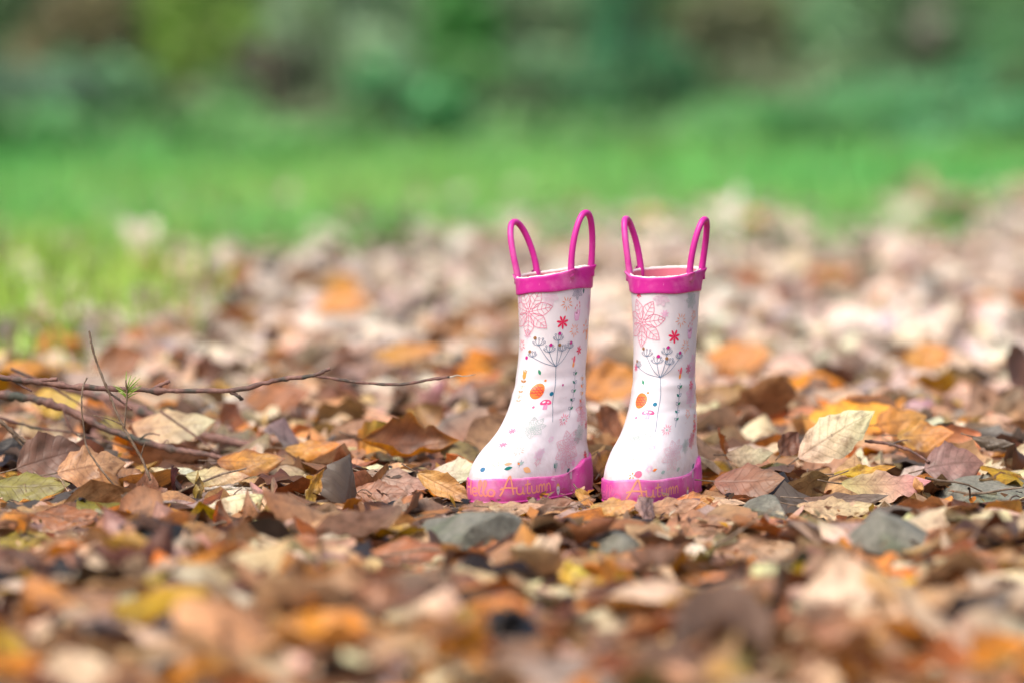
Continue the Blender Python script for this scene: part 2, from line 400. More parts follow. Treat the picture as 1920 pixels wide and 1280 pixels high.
# (px, py, y, params, colour, edge colour, label)
HL = [
 (1567, 812, .03, hp(.086, .046, 4, 31, 62, kt=-.5, kl=-.35, fold=.05, corr=.0016, wav=.001), CR, None, 'ribbed cream beech leaf standing tilted against the orange leaf right of the boots'),
 (1602, 778, .34, hp(.096, .062, 8, 4, 38, kt=-.6, kl=.2), (.98, .52, .01), None, 'large bright orange leaf lying behind the ribbed cream leaf'),
 (1790, 868, .02, hp(.060, .052, 12, 4, 48, kt=-.3, kl=-.6), MV, None, 'smooth mauve brown leaf resting on edge near the right border'),
 (768, 836, .16, hp(.100, .074, 5, 0, 58, kt=1.9, kl=1.1, fold=.1, wav=.008, cr=.004, lobe=.10), (.34, .15, .07), (.72, .38, .02), 'big cupped chestnut leaf with orange rim behind the left boot toe'),
 (700, 822, .20, hp(.058, .038, 55, 25, 60, kt=.5), (.70, .44, .03), None, 'golden orange leaf standing at the left end of the cupped chestnut leaf'),
 (655, 912, -.14, hp(.072, .066, 80, 55, 70, kt=-1.2, kl=-.4), (.10, .075, .06), None, 'dark grey upright leaf with a yellow leaf leaning on its left'),
 (585, 915, -.16, hp(.052, .017, 68, 38, 70, kt=.8, kl=.6), (.68, .44, .02), None, 'narrow yellow leaf curled against the dark grey upright leaf'),
 (94, 858, .02, hp(.068, .050, 20, 14, 62, kt=.3, kl=-.2), (.22, .105, .075), None, 'smooth dark brown leaf propped beside the tan lobed leaf at left'),
 (172, 874, .0, hp(.068, .046, 18, 6, 55, kt=-.4, kl=-.3, lobe=.1, wav=.004), (.60, .37, .20), None, 'tan lobed leaf below the thin upright twigs at left'),
 (55, 912, -.05, hp(.078, .044, -4, 2, 42, kt=-.6), OL, None, 'olive green leaf lying at the left border under the branches'),
 (322, 903, -.01, hp(.042, .036, 100, 40, 76, kt=.7, lobe=.03), (.12, .03, .015), None, 'small maroon leaf standing upright in front of the cream ribbed leaf'),
 (366, 918, -.03, hp(.038, .020, 80, 70, 60, kt=2.2), (.34, .25, .07), None, 'rolled olive brown leaf beside the maroon upright leaf'),
 (470, 864, .05, hp(.066, .036, 3, 2, 48, kt=-.7), (.66, .36, .03), (.36, .13, .02), 'speckled orange leaf lying left of the stick and above the cream leaf'),
 (408, 893, .02, hp(.062, .030, -8, 0, 55, kt=-1.0, corr=.0018), (.70, .58, .36), None, 'cream ribbed leaf arched beside the maroon leaf'),
 (406, 973, -.26, hp(.048, .036, 85, 45, 70, kt=.8), (.44, .15, .02), None, 'blurred rust orange leaf standing upright in the left foreground'),
 (586, 838, .16, hp(.056, .026, -12, 6, 45, kt=-.8), (.66, .34, .03), None, 'small orange leaf arched left of the golden standing leaf'),
 (866, 888, .04, hp(.062, .036, -6, 4, 32, kt=.3), PG, None, 'pale greenish white leaf touching the left boot toe'),
 (838, 915, -.07, hp(.070, .026, -34, -20, 58, kt=.9, corr=.0013), (.62, .38, .14), None, 'folded golden leaf pointing down at the left boot toe'),
 (742, 902, -.02, hp(.070, .032, -22, -10, 45, kt=-.4), (.44, .29, .23), None, 'flat dusky brown leaf between the dark upright leaf and the golden folded leaf'),
 (712, 925, -.06, hp(.055, .032, -10, 0, 52, kt=-.5, corr=.002), (.44, .24, .16), None, 'reddish ribbed leaf just right of the dark grey upright leaf'),
 (765, 1035, -.48, hp(.078, .040, -6, 3, 48, kt=-.7, kl=-.4), (.42, .15, .02), None, 'blurred burnt orange leaf in front of the grey stone at centre left'),
 (1072, 1082, -.62, hp(.034, .028, 10, 5, 45, kt=.3), (.72, .55, .02), None, 'small bright yellow leaf in the foreground below the boots'),
 (1212, 955, -.19, hp(.042, .028, 75, 20, 62, kt=-.4, kl=.4), (.52, .38, .37), None, 'pale mauve leaf standing in front of the right boot sole'),
 (1098, 936, -.15, hp(.036, .013, -55, -35, 45, kt=1.0, kl=-.6), (.58, .30, .04), None, 'curled orange leaf strip at the gap in front of the boots'),
 (1137, 868, .06, hp(.040, .028, 60, 30, 65, kt=-.4), (.66, .36, .03), (.30, .10, .02), 'orange leaf standing in the gap between the two boots'),
 (1405, 852, .06, hp(.046, .028, 2, 3, 46, kt=-.6), CR, None, 'round cream leaf lying right of the right boot heel'),
 (1352, 832, .12, hp(.040, .030, 110, 50, 60, kt=.5), (.50, .20, .04), None, 'rusty leaf standing close behind the right boot heel'),
 (1478, 832, .08, hp(.036, .024, 50, 35, 60, kt=.6), (.24, .08, .03), None, 'dark red brown leaf leaning on the stalk end of the ribbed cream leaf'),
 (1862, 826, .05, hp(.042, .020, -14, -8, 50, kt=-1.5, corr=.002), (.17, .15, .12), None, 'small grey ribbed leaf rolled up near the right border'),
 (1735, 815, .14, hp(.056, .034, -5, 4, 50, kt=-.4, lobe=.05), (.60, .31, .03), None, 'deep orange leaf lying right of the ribbed cream leaf'),
 (1620, 884, -.02, hp(.062, .014, 14, 6, 40, kt=.5), (.72, .50, .02), None, 'narrow yellow leaf edge in front of the ribbed cream leaf'),
 (1660, 908, -.07, hp(.086, .042, 8, 1, 36, kt=-.4, lobe=.08), (.60, .42, .30), None, 'broad wavy tan leaf above the mossy stone on the right'),
 (1585, 935, -.10, hp(.080, .026, 2, 2, 34, kt=-.8), (.20, .13, .10), None, 'long dark brown leaf above the small mossy stone'),
 (1570, 952, -.15, hp(.076, .034, -3, 0, 28, kt=-.3, corr=.0014), (.72, .60, .40), None, 'flat pale leaf below the long dark brown leaf'),
 (1310, 985, -.27, hp(.062, .040, 6, 3, 42, kt=-.4), (.52, .30, .18), None, 'tan leaf in front of the right boot heel'),
 (1425, 1030, -.42, hp(.074, .042, -12, 2, 40, kt=-.5), (.58, .40, .27), None, 'broad beige leaf between the right boot and the large stone'),
 (1310, 1078, -.58, hp(.058, .018, -10, 0, 35, kt=-.5), (.64, .28, .02), None, 'thin orange leaf in the foreground below the right boot'),
 (1405, 902, -.05, hp(.068, .050, -12, 4, 40, kt=-.4), (.34, .17, .11), None, 'reddish brown leaf lying right of the right boot sole'),
 (45, 1012, -.38, hp(.056, .032, 0, 3, 40, kt=-.6), (.55, .45, .02), None, 'yellow green blurred leaf at the left border in the foreground'),
 (125, 968, -.24, hp(.070, .036, -6, 2, 35, kt=-.5), (.42, .17, .04), None, 'rust orange leaf below the olive leaf at left'),
 (1150, 722, .75, hp(.068, .055, 0, 10, 60, kt=.4), (.66, .32, .03), None, 'blurred orange leaf seen in the gap behind the two boots'),
 (1140, 790, .30, hp(.040, .040, 60, 30, 65, kt=.4), (.34, .13, .03), None, 'blurred brown leaf low in the gap behind the two boots'),
 (1385, 670, 1.2, hp(.078, .050, 0, 8, 50, kt=-.4), (.68, .32, .04), None, 'blurred orange leaf behind the right boot shaft'),
 (645, 572, 2.3, hp(.080, .052, 0, 10, 60, kt=-.4), (.74, .36, .02), None, 'far orange blurred leaf upper left of the boots'),
 (640, 538, 2.7, hp(.070, .045, 30, 10, 60, kt=-.4), (.74, .42, .02), None, 'far golden blurred leaf just above the far orange one'),
 (1905, 690, .85, hp(.070, .060, 70, 30, 65, kt=.5), (.20, .07, .03), None, 'dark red brown blurred leaf at the right border'),
 (1742, 668, 1.2, hp(.058, .040, 0, 8, 55, kt=-.4), (.72, .36, .02), None, 'far orange yellow blurred leaf upper right of the cream leaf'),
 (225, 680, 1.0, hp(.060, .045, 0, 20, 65, kt=.4), (.36, .15, .03), None, 'blurred rust leaf behind the tall upright twig'),
 (765, 660, 1.1, hp(.080, .030, 0, 6, 45, kt=-.4), (.62, .33, .03), None, 'blurred ochre leaf behind the tip of the long branch'),
 (275, 520, 3.1, hp(.095, .080, 0, 10, 60, kt=-.4), (.62, .22, .02), None, 'far rust orange blurred leaf in the grass at left'),
 (1560, 520, 3.2, hp(.100, .060, 0, 10, 50, kt=-.4), (.60, .26, .05), None, 'far rust blurred leaf high on the right side'),
 (1790, 425, 4.9, hp(.100, .090, 0, 10, 60, kt=-.4), (.66, .36, .03), None, 'farthest orange leaf on the grass edge at right'),
 (1690, 790, .22, hp(.055, .040, 20, 8, 50, kt=-.4), (.64, .34, .04), None, 'orange blurred leaf half hidden right of the ribbed cream leaf'),
 (110, 748, .55, hp(.058, .040, 0, 8, 55, kt=-.4), (.60, .44, .03), None, 'yellow blurred leaf between the two lowest branches at left'),
 (320, 800, .22, hp(.090, .050, -6, 6, 42, kt=-.4), (.62, .50, .33), None, 'large pale beige leaf behind the sprig with green needles'),
 (520, 745, .60, hp(.070, .040, 10, 8, 50, kt=-.4), (.42, .17, .04), None, 'blurred rust leaf under the tip fork of the long branch'),
 (430, 785, .45, hp(.045, .040, 70, 40, 65, kt=.4), (.38, .14, .03), None, 'small upright rust leaf below the middle of the long branch'),
 (1130, 1165, -.95, hp(.060, .028, -20, 2, 38, kt=-.4), (.72, .66, .48), None, 'pale blurred leaf near the bottom edge below the boots'),
 (903, 950, -.17, hp(.040, .022, 10, 5, 40, kt=-.7), (.46, .30, .20), None, 'small dull brown leaf pressed against the left boot toe tip'),
 (968, 950, -.18, hp(.052, .020, -6, 3, 38, kt=-.9), (.62, .44, .30), None, 'narrow tan leaf lying along the middle of the left boot sole'),
 (1030, 946, -.17, hp(.046, .024, 16, 8, 45, kt=-.7), (.26, .14, .08), None, 'dark curled leaf against the left boot sole near its heel'),
 (1152, 948, -.19, hp(.046, .026, -12, 6, 42, kt=-.7), (.66, .40, .14), None, 'ochre leaf pressed against the right boot toe'),
 (1262, 948, -.17, hp(.054, .026, 6, 6, 46, kt=-.7), (.52, .32, .20), None, 'tan leaf covering the lower edge of the right boot sole'),
 (1302, 938, -.13, hp(.040, .024, -14, 6, 50, kt=-.7), (.58, .26, .04), None, 'orange brown leaf leaning on the right boot heel'),
 (940, 985, -.32, hp(.052, .022, -20, -8, 45, kt=1.2), (.40, .26, .19), None, 'rolled brown leaf lying in front of the left boot sole'),
]
for q in HL:
    L_ = q[3]['L']/((q[2]+D)*PX)
    CLEAR.append((q[0], q[1]-4, L_*.36, L_*.15, q[2]-.004))
STONES = [(885, 1046, 215, 84, .13, 1, 3, 'wide flat grey stone in front of the left boot'), (1150, 1062, 135, 62, .08, -3, 5, 'low pale grey stone in front of both boots'),
 (1660, 1074, 250, 112, .13, 6, 8, 'large pointed mossy stone in the right foreground'), (1862, 962, 235, 60, .14, -5, 9, 'long dark mossy stone cut by the right border'),
 (1445, 988, 130, 58, .08, 2, 12, 'small grey stone right of the right boot')]
for q in STONES:
    CLEAR.append((q[0], q[1]-q[3]*.66, q[2]*.27, q[3]*.22, at_z(q[0], q[1], 0)[1]+.05))
for pts_, y_ in (([(60, 746), (120, 765), (160, 785), (200, 803), (250, 822), (300, 836), (360, 848)], .11), ([(200, 748), (262, 768), (330, 800), (380, 815), (440, 830)], .28)):
    for q in pts_: CLEAR.append((q[0], q[1], 22, 7, y_))
parts = []
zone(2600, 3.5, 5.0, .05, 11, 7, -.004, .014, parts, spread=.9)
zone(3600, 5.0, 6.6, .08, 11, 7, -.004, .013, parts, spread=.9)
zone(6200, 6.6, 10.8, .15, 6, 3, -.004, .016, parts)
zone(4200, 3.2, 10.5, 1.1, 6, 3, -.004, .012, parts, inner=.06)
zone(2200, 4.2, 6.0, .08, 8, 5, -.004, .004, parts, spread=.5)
def merge(parts):
    off = 0; Vs, Fs, Us, Cs = [], [], [], []
    for V, F, U, c in parts:
        Vs.append(V); Fs.append(F+off); Us.append(U); Cs.append(c); off += len(V)
    return np.concatenate(Vs), np.concatenate(Fs), np.concatenate(Us), np.concatenate(Cs)
V, F, U, c = merge(parts)
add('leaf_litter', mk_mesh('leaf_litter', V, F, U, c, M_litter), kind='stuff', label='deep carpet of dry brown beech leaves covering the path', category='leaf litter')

# crumbs, broken leaf bits and little twigs between the leaves
def crumbs(n):
    d = np.sqrt(rg.uniform(3.9**2, 6.2**2, n)); x = rg.uniform(-1, 1, n)*(.09*d+.08); y = d-D
    ln = rg.uniform(.004, .016, n); wd = ln*rg.uniform(.3, .9, n); yaw = rg.uniform(0, 6.28, n); ti = rg.normal(0, .5, n)
    base = np.array([[-1, -.6, 0], [.2, -1, .15], [1, .1, 0], [-.1, .9, .2]])
    P = base[None]*np.stack([ln, wd, ln], -1)[:, None]*.5
    X = P[..., 0]*np.cos(ti)[:, None]-P[..., 2]*np.sin(ti)[:, None]; Zz = P[..., 0]*np.sin(ti)[:, None]+P[..., 2]*np.cos(ti)[:, None]
    Q = np.stack([X*np.cos(yaw)[:, None]-P[..., 1]*np.sin(yaw)[:, None]+x[:, None], X*np.sin(yaw)[:, None]+P[..., 1]*np.cos(yaw)[:, None]+y[:, None],
                  Zz+(hgt(x, y)+rg.uniform(.004, .022, n))[:, None]], -1)
    ok = foot_clear(Q); Q = Q[ok]; n = len(Q); c, _ = pick_cols(n); c *= .8
    return Q.reshape(-1, 3), (np.arange(n*4).reshape(-1, 4)), np.tile([[0, 0], [1, 0], [1, 1], [0, 1.]], (n, 1)), np.repeat(c, 4, 0)
V, F, U, c = crumbs(7000)
add('leaf_crumbs', mk_mesh('leaf_crumbs', V, F, U, c, M_foliage, smooth=False), kind='stuff', label='broken bits of dry leaf scattered between the fallen leaves', category='leaf crumbs')
tw = []
for i in range(260):
    d = math.sqrt(random.uniform(4.0**2, 6.8**2)); x = random.uniform(-1, 1)*(.09*d+.08); y = d-D
    if not foot_clear(np.array([[[x, y, .05]]]), .05)[0]: continue
    a = random.uniform(0, 6.28); ln = random.uniform(.025, .11); e = random.gauss(0, .18); n = 5
    P = np.array([[x+math.cos(a)*ln*t, y+math.sin(a)*ln*t, float(hgt(x, y))+.016+abs(e)*ln*.5+e*ln*t+.004*math.sin(t*4+a)] for t in np.linspace(-.5, .5, n)])
    Vt, Ft = tube(P, np.linspace(.0012, .0006, n)*random.uniform(.6, 1.4), 5, cap=False)
    tw.append((Vt, np.array(Ft), np.zeros((len(Vt), 2)), np.tile([.1, .07, .05], (len(Vt), 1))))
V, F, U, c = merge(tw)
add('twig_litter', mk_mesh('twig_litter', V, F, mat=M_twig_dry), kind='stuff', label='thin broken twigs strewn through the fallen leaves', category='twigs')

# ------------------------------------------------------------------ individual leaves
def make_leaf(p1, pos, colr, hero, nu=15, nv=9, edge=None, contact=False, lay=.01):
    p = {k: np.array([float(v)]) for k, v in p1.items()}
    P, uv, M = leaf_batch(p, nu, nv)
    x, y = pos[0], pos[1]
    if contact:
        Q = settle(P, M, np.array([x]), np.array([y]), np.array([lay])); z = float(Q[0, 0, 2]-P[0, 0, 2])
    else: z = pos[2]
    Q = P + np.array([x, y, z])
    if not hero and not (foot_clear(Q)[0] and open_view(Q)[0]): return None
    c = np.array([colr])**(1.35 if hero else 1); col = vert_cols(c, uv, 1)[0]
    if edge is not None:
        e = np.clip(np.maximum((np.abs(uv[:, 1]-.5)*2), np.abs(uv[:, 0]-.5)*2)**4*1.3, 0, 1)[:, None]
        col = col*(1-e)+np.array(edge)**1.3*e
    o = add('fallen_leaf', mk_mesh('fallen_leaf', P[0], grid_faces(nu, nv), uv, col, M_leaf), loc=(x, y, z))
    # stalk: continues the midrib past the base
    base = P[0][(nv//2)]; nx = P[0][nv+(nv//2)]; d = base-nx; d /= np.linalg.norm(d)+1e-9
    L = p1['L']; bend = np.array([0, 0, 1.])*rg.uniform(-.2, .6)
    pts = [base-d*.001+d*L*s + bend*L*.5*s*s for s in (0, .09, .18, .27)]
    Vt, Ft = tube(pts, [.0009, .0007, .0006, .0008], 5)
    add('stalk', mk_mesh('stalk', Vt, Ft, mat=M_twig_dry), parent=o)
    return o
LG = 'fallen leaves on the woodland floor'
used = set(); centres = []
for px, py, y, prm, colr, edge, lab in HL:
    pos = at_y(px, py, y)
    o = make_leaf(prm, pos, colr, True, 19, 11, edge)
    o['label'] = lab; o['category'] = 'leaf'; o['group'] = LG; used.add(lab); centres.append((px, py))
# the next largest leaves of the carpet, spread over the part of the frame where single leaves read
LAND = [(980, 935, 'left boot'), (1215, 935, 'right boot'), (890, 1000, 'wide grey stone'), (1150, 1030, 'low stone'), (1650, 1020, 'large mossy stone'),
        (1440, 965, 'small mossy stone'), (1835, 930, 'border stone'), (1567, 850, 'ribbed cream leaf'), (768, 870, 'cupped chestnut leaf'), (650, 950, 'dark grey upright leaf'),
        (322, 935, 'maroon upright leaf'), (172, 900, 'tan lobed leaf'), (280, 895, 'tall upright twig'), (445, 915, 'pale stick'), (765, 1040, 'burnt orange leaf'),
        (1072, 1090, 'bright yellow leaf'), (1790, 880, 'mauve brown leaf'), (406, 1000, 'rust upright leaf'), (50, 1010, 'yellow green leaf'), (550, 740, 'long branch tip'),
        (1600, 790, 'bright orange leaf'), (1130, 1165, 'pale foreground leaf'), (1310, 1078, 'thin orange leaf'), (90, 745, 'low left branch')]
def describe(px, py, prm, ci, d):
    size = 'small' if prm['L'] < .058 else ('large' if prm['L'] > .08 else 'medium')
    pose = 'rolled' if abs(prm['kt']) > 1.1 else ('bent' if abs(prm['kl']) > 1.0 else ('tilted' if abs(math.sin(prm['ro'])) > .42 else 'flat'))
    if prm['lobe'] > 0: pose += ' lobed'
    if prm['W']/prm['L'] < .54: pose += ' narrow'
    elif prm['W']/prm['L'] > .70: pose += ' broad'
    near = sorted(LAND, key=lambda q: (q[0]-px)**2+((q[1]-py)*1.6)**2)
    for q in near[:8]:
        dx, dy = px-q[0], py-q[1]
        rel = ('right of' if dx > 0 else 'left of') if abs(dx) > abs(dy)*1.3 else ('in front of' if dy > 0 else 'behind')
        far = 'just ' if math.hypot(dx, dy) < 75 else ('well ' if math.hypot(dx, dy) > 220 else '')
        lab = f"{size} {pose} {PAL[ci][2]} leaf {far}{rel} the {q[2]}"
        if lab not in used: used.add(lab); return lab
    third = 'left' if px < 640 else ('middle' if px < 1280 else 'right')
    return f"{size} {pose} {PAL[ci][2]} leaf in the {third} of the blurred leaf carpet"
tries = 0; made = 0
TOTAL = 300-len(HL)
while made < TOTAL and tries < 9000:
    tries += 1
    px = rg.uniform(-10, 1930); py = 690 + 590*rg.random()**.95
    if py > 1275: continue
    pos = at_z(px, py, .022); sp = 46 if py > 950 else 36
    if any((px-a)**2+((py-b)*1.9)**2 < sp*sp for a, b in centres): continue
    if py < 950 and any((px-a)**2/62**2+(py-b)**2/30**2 < 1 for a, b in centres[:len(HL)]): continue
    prm = {k: v[0] for k, v in rand_params(1, 1.1).items()}
    if py > 960: prm['L'] *= 1.2; prm['W'] *= 1.25; prm['el'] *= .8
    c, k = pick_cols(1)
    o = make_leaf(prm, pos, c[0], False, 15, 9, contact=True, lay=float(rg.uniform(.012, .022)))
    if o is None: continue
    o['label'] = describe(px, py, prm, int(k[0]), pos[1]+D); o['category'] = 'leaf'; o['group'] = LG
    centres.append((px, py)); made += 1
print('leaves', made, tries)
#@@STONES
# ------------------------------------------------------------------ stones
def stone(px, py, wpx, hpx, dep, rot, seed, lab):
    """px,py: middle of the stone's foot in the photo"""
    r = np.random.default_rng(seed)
    pos = at_z(px, py, 0.0); s = (pos[1]+D)*PX
    import bmesh
    bm = bmesh.new(); bmesh.ops.create_icosphere(bm, subdivisions=5, radius=1)
    planes = [(v/np.linalg.norm(v), r.uniform(.55, .85)) for v in r.normal(size=(11, 3))]
    ph = r.uniform(0, 6, 6)
    for v in bm.verts:
        q = np.array(v.co)
        for n_, d_ in planes:
            k = q@n_-d_
            if k > 0: q = q-n_*k*.92
        q = q*(1+.03*math.sin(q[0]*5+ph[0])*math.sin(q[1]*4+ph[1])+.015*math.sin(q[2]*11+ph[2]+q[0]*7)+.008*math.sin(q[1]*23+ph[3]+q[2]*19))
        v.co = q
    ext = max(abs(v.co.x) for v in bm.verts); ez = max(v.co.z for v in bm.verts)
    for v in bm.verts:
        v.co.x *= wpx*s/2/ext; v.co.y *= dep/2; v.co.z *= hpx*s/ez
    me = bpy.data.meshes.new('stone'); bm.to_mesh(me); bm.free(); me.materials.append(M_stone)
    me.polygons.foreach_set('use_smooth', np.ones(len(me.polygons), dtype=bool))
    o = add('stone', me, loc=(pos[0], pos[1]+dep*.3, 0), label=lab, category='stone', group='mossy stones among the leaves')
    o.rotation_euler = (0, R(rot), R(seed*3 % 14-7))
for q in STONES: stone(*q)

# ------------------------------------------------------------------ branches and twigs
def P3(pts, ys):
    n = len(pts); ys = np.interp(np.linspace(0, 1, n), np.linspace(0, 1, len(ys)), ys)
    return np.array([at_y(p[0], p[1], y) for p, y in zip(pts, ys)])
def twig_mesh(name, pts, ys, r0, r1, mat, parent=None, n=7, **kw):
    P = smooth_path(P3(pts, ys), n); m = len(P)
    P[1:-1] += rg.normal(0, r0*.12, (m-2, 3))
    rad = np.linspace(r0, r1, m); rad *= 1+.10*rg.normal(size=m)
    for k in rg.choice(m, max(1, m//9)): rad[k] *= 1.3
    V, F = tube(P, rad, 9, knob=.05)
    return add(name, mk_mesh(name, V, F, mat=mat), parent=parent, **kw)
BG = 'fallen branches at the left'
b1 = twig_mesh('fallen_branch', [(-420, 860), (-300, 790), (-160, 722), (-20, 708), (50, 713), (150, 725), (280, 731), (430, 731), (520, 712), (592, 703)], [.05, .0, 0, 0, 0], .0034, .0019, M_twig, n=9,
               label='long reddish branch reaching out level above the leaves towards the boots', category='branch', group=BG)
for pts, a, b in [([(590, 704), (650, 713), (690, 718), (750, 720), (800, 712), (843, 706)], .0015, .0012), ([(585, 705), (602, 698), (619, 691)], .0018, .0015),
             ([(843, 707), (858, 703), (870, 705), (892, 701)], .0009, .0003), ([(430, 732), (445, 741), (455, 749)], .002, .0016), ([(285, 730), (300, 722), (319, 714)], .0022, .0016),
             ([(40, 714), (75, 713), (108, 710)], .0024, .0018), ([(30, 716), (45, 725), (60, 733)], .0014, .0009), ([(200, 732), (225, 750), (248, 768)], .0013, .0007)]:
    twig_mesh('side_twig', pts, [0, 0], a, b, M_twig if a > .001 else M_twig_pale, parent=b1, n=6)
b2 = twig_mesh('fallen_branch', [(-200, 760), (-20, 741), (60, 746), (120, 765), (200, 803), (300, 836), (380, 850), (430, 862)], [.14, .12, .10], .0046, .0026, M_twig, n=9,
               label='lower branch sloping down into the leaves under the long reddish branch', category='branch', group=BG)
for pts, a in [([(118, 765), (126, 790), (140, 812), (152, 818)], .0012), ([(262, 822), (280, 812), (300, 815)], .0010), ([(300, 838), (312, 825), (317, 828)], .0008)]:
    twig_mesh('side_twig', pts, [.11, .11], a, a*.6, M_twig, parent=b2, n=5)
b3 = twig_mesh('fallen_branch', [(20, 708), (130, 728), (200, 748), (262, 768), (330, 800), (420, 825), (512, 842)], [.42, .30, .26], .005, .0038, M_twig, n=9,
               label='blurred branch slanting down behind the upright twigs', category='branch', group=BG)
for pts, a in [([(150, 735), (185, 745), (235, 785), (290, 803)], .0014), ([(325, 797), (340, 820), (352, 842)], .0010)]:
    twig_mesh('side_twig', pts, [.3, .28], a, a*.6, M_twig, parent=b3, n=5)
b4 = twig_mesh('broken_twig', [(-60, 748), (0, 789), (30, 815), (72, 842)], [.04, .03], .0024, .0019, M_twig_dry, n=8,
               label='short knobbly twig entering at the left border below the lower branch', category='twig', group=BG)
twig_mesh('side_twig', [(25, 815), (40, 832), (65, 850)], [.03, .03], .0014, .0009, M_twig_dry, parent=b4, n=5)
t1 = twig_mesh('upright_twig', [(167, 620), (174, 655), (186, 692), (205, 738), (218, 772), (232, 800), (250, 832), (268, 864), (282, 900)], [-.03, -.04], .0009, .0014, M_twig_dry, n=8,
               label='tall thin twig leaning upright across the long branch', category='twig', group=BG)
for pts, a in [([(231, 797), (205, 785), (173, 777)], .0007), ([(264, 857), (268, 840), (272, 830)], .0007)]:
    twig_mesh('side_twig', pts, [-.035, -.035], a, a*.5, M_twig_dry, parent=t1, n=5)
tB = twig_mesh('upright_twig', [(163, 707), (155, 728), (153, 762), (157, 800), (162, 835), (180, 866), (200, 892), (218, 914)], [-.04, -.05], .0007, .0010, M_twig_dry, n=8,
               label='shorter curved thin twig left of the tall upright twig', category='twig', group=BG)
sp = twig_mesh('needle_sprig', [(236, 712), (238, 740), (236, 770), (233, 800)], [-.045, -.038], .0007, .0008, M_twig_dry, n=7,
               label='little sprig with green needles rising from the tall upright twig', category='sprig')
m_, nt_, b__ = new_mat('green_needle'); b__.inputs['Base Color'].default_value = (.20, .34, .03, 1); b__.inputs['Roughness'].default_value = .4; M_needle = m_
for a, b in [((236, 724), (237, 695)), ((238, 730), (255, 706)), ((238, 733), (263, 708)), ((237, 738), (266, 722)), ((238, 742), (264, 726)), ((236, 735), (212, 722)), ((237, 740), (217, 727)),
             ((237, 745), (222, 733)), ((238, 746), (258, 736)), ((238, 728), (246, 702)), ((236, 741), (228, 738)), ((238, 736), (260, 716))]:
    Pn = P3([a, ((a[0]+b[0])/2, (a[1]+b[1])/2-1.5), b], [-.042, -.042+random.uniform(-.01, .01)])
    V, F = tube(Pn, [.0005, .0006, .0002], 5); add('needle', mk_mesh('needle', V, F, mat=M_needle), parent=sp)
twig_mesh('stick', [(384, 917), (420, 913), (455, 916), (502, 914)], [-.03, -.03], .0019, .0015, M_twig_pale, n=7,
          label='short pale stick lying in front of the cream ribbed leaf', category='stick')
s2 = twig_mesh('forked_twig', [(1622, 826), (1660, 830), (1690, 838), (1718, 850), (1742, 866)], [.05, .02], .0016, .0011, M_twig, n=7,
          label='small grey forked twig right of the ribbed cream leaf', category='twig')
twig_mesh('side_twig', [(1672, 832), (1688, 826), (1702, 824)], [.04, .04], .0009, .0006, M_twig, parent=s2, n=5)
for pts, y_, lab in (([(-40, 770), (60, 800), (150, 812), (250, 842)], .16, 'thin bent twig lying under the lower left branches'), ([(300, 770), (360, 812), (410, 850)], .2, 'fine twig crossing the blurred slanting branch'),
                    ([(20, 690), (90, 722), (170, 770), (210, 800)], .2, 'thin blurred twig crossing behind the two level branches')):
    twig_mesh('thin_twig', pts, [y_, y_], .0014, .0007, M_twig, n=7, label=lab, category='twig', group=BG)
s3 = twig_mesh('forked_twig', [(1030, 1010), (1050, 950), (1075, 880), (1122, 845)], [.03, .06], .0005, .0004, M_twig_dry, n=5,
          label='hair thin twig in the gap between the two boots', category='twig')
#@@BOOTS
# ------------------------------------------------------------------ rain boots
def cubic(xs, ys, x):
    xs = np.array(xs, float); ys = np.array(ys, float); h = np.diff(xs); dl = np.diff(ys)/h
    m = np.zeros(len(xs)); m[0], m[-1] = dl[0], dl[-1]
    for i in range(1, len(xs)-1):
        m[i] = 0 if dl[i-1]*dl[i] <= 0 else 2*dl[i-1]*dl[i]/(dl[i-1]+dl[i])
    i = np.clip(np.searchsorted(xs, x)-1, 0, len(xs)-2); t = (x-xs[i])/h[i]
    return (2*t**3-3*t**2+1)*ys[i]+(t**3-2*t**2+t)*h[i]*m[i]+(-2*t**3+3*t**2)*ys[i+1]+(t**3-t**2)*h[i]*m[i+1]
RINGS = [  # z, toe end, heel end, half width, toe taper, squareness (mm)
 (0, -121, 45, 33.3, .03, 2.3), (6, -123, 46.5, 34.3, .03, 2.35), (14, -124, 46.5, 34.8, .03, 2.35), (25, -123.5, 46, 34.599999999999994, .03, 2.35), (32, -121, 45, 34.3, .03, 2.3), (40, -114, 43.5, 33.5, .02, 2.25),
 (48, -103, 42, 32.2, .04, 2.2), (56, -90, 41, 31.2, 0, 2.15), (64, -78.5, 40.3, 30.4, -.02, 2.1), (74, -68, 40, 29.6, -.03, 2.05), (86, -59, 39.5, 28.8, -.03, 2), (100, -52, 39, 28, -.02, 2),
 (116, -46.5, 38.5, 27.6, 0, 2), (134, -43, 39, 28, 0, 2), (155, -41.5, 40.5, 28.8, 0, 2), (178, -41.5, 42, 30, 0, 2), (198, -42, 43, 31.2, 0, 2), (212, -42.5, 44, 32, 0, 2)]
NV, NP = 150, 180
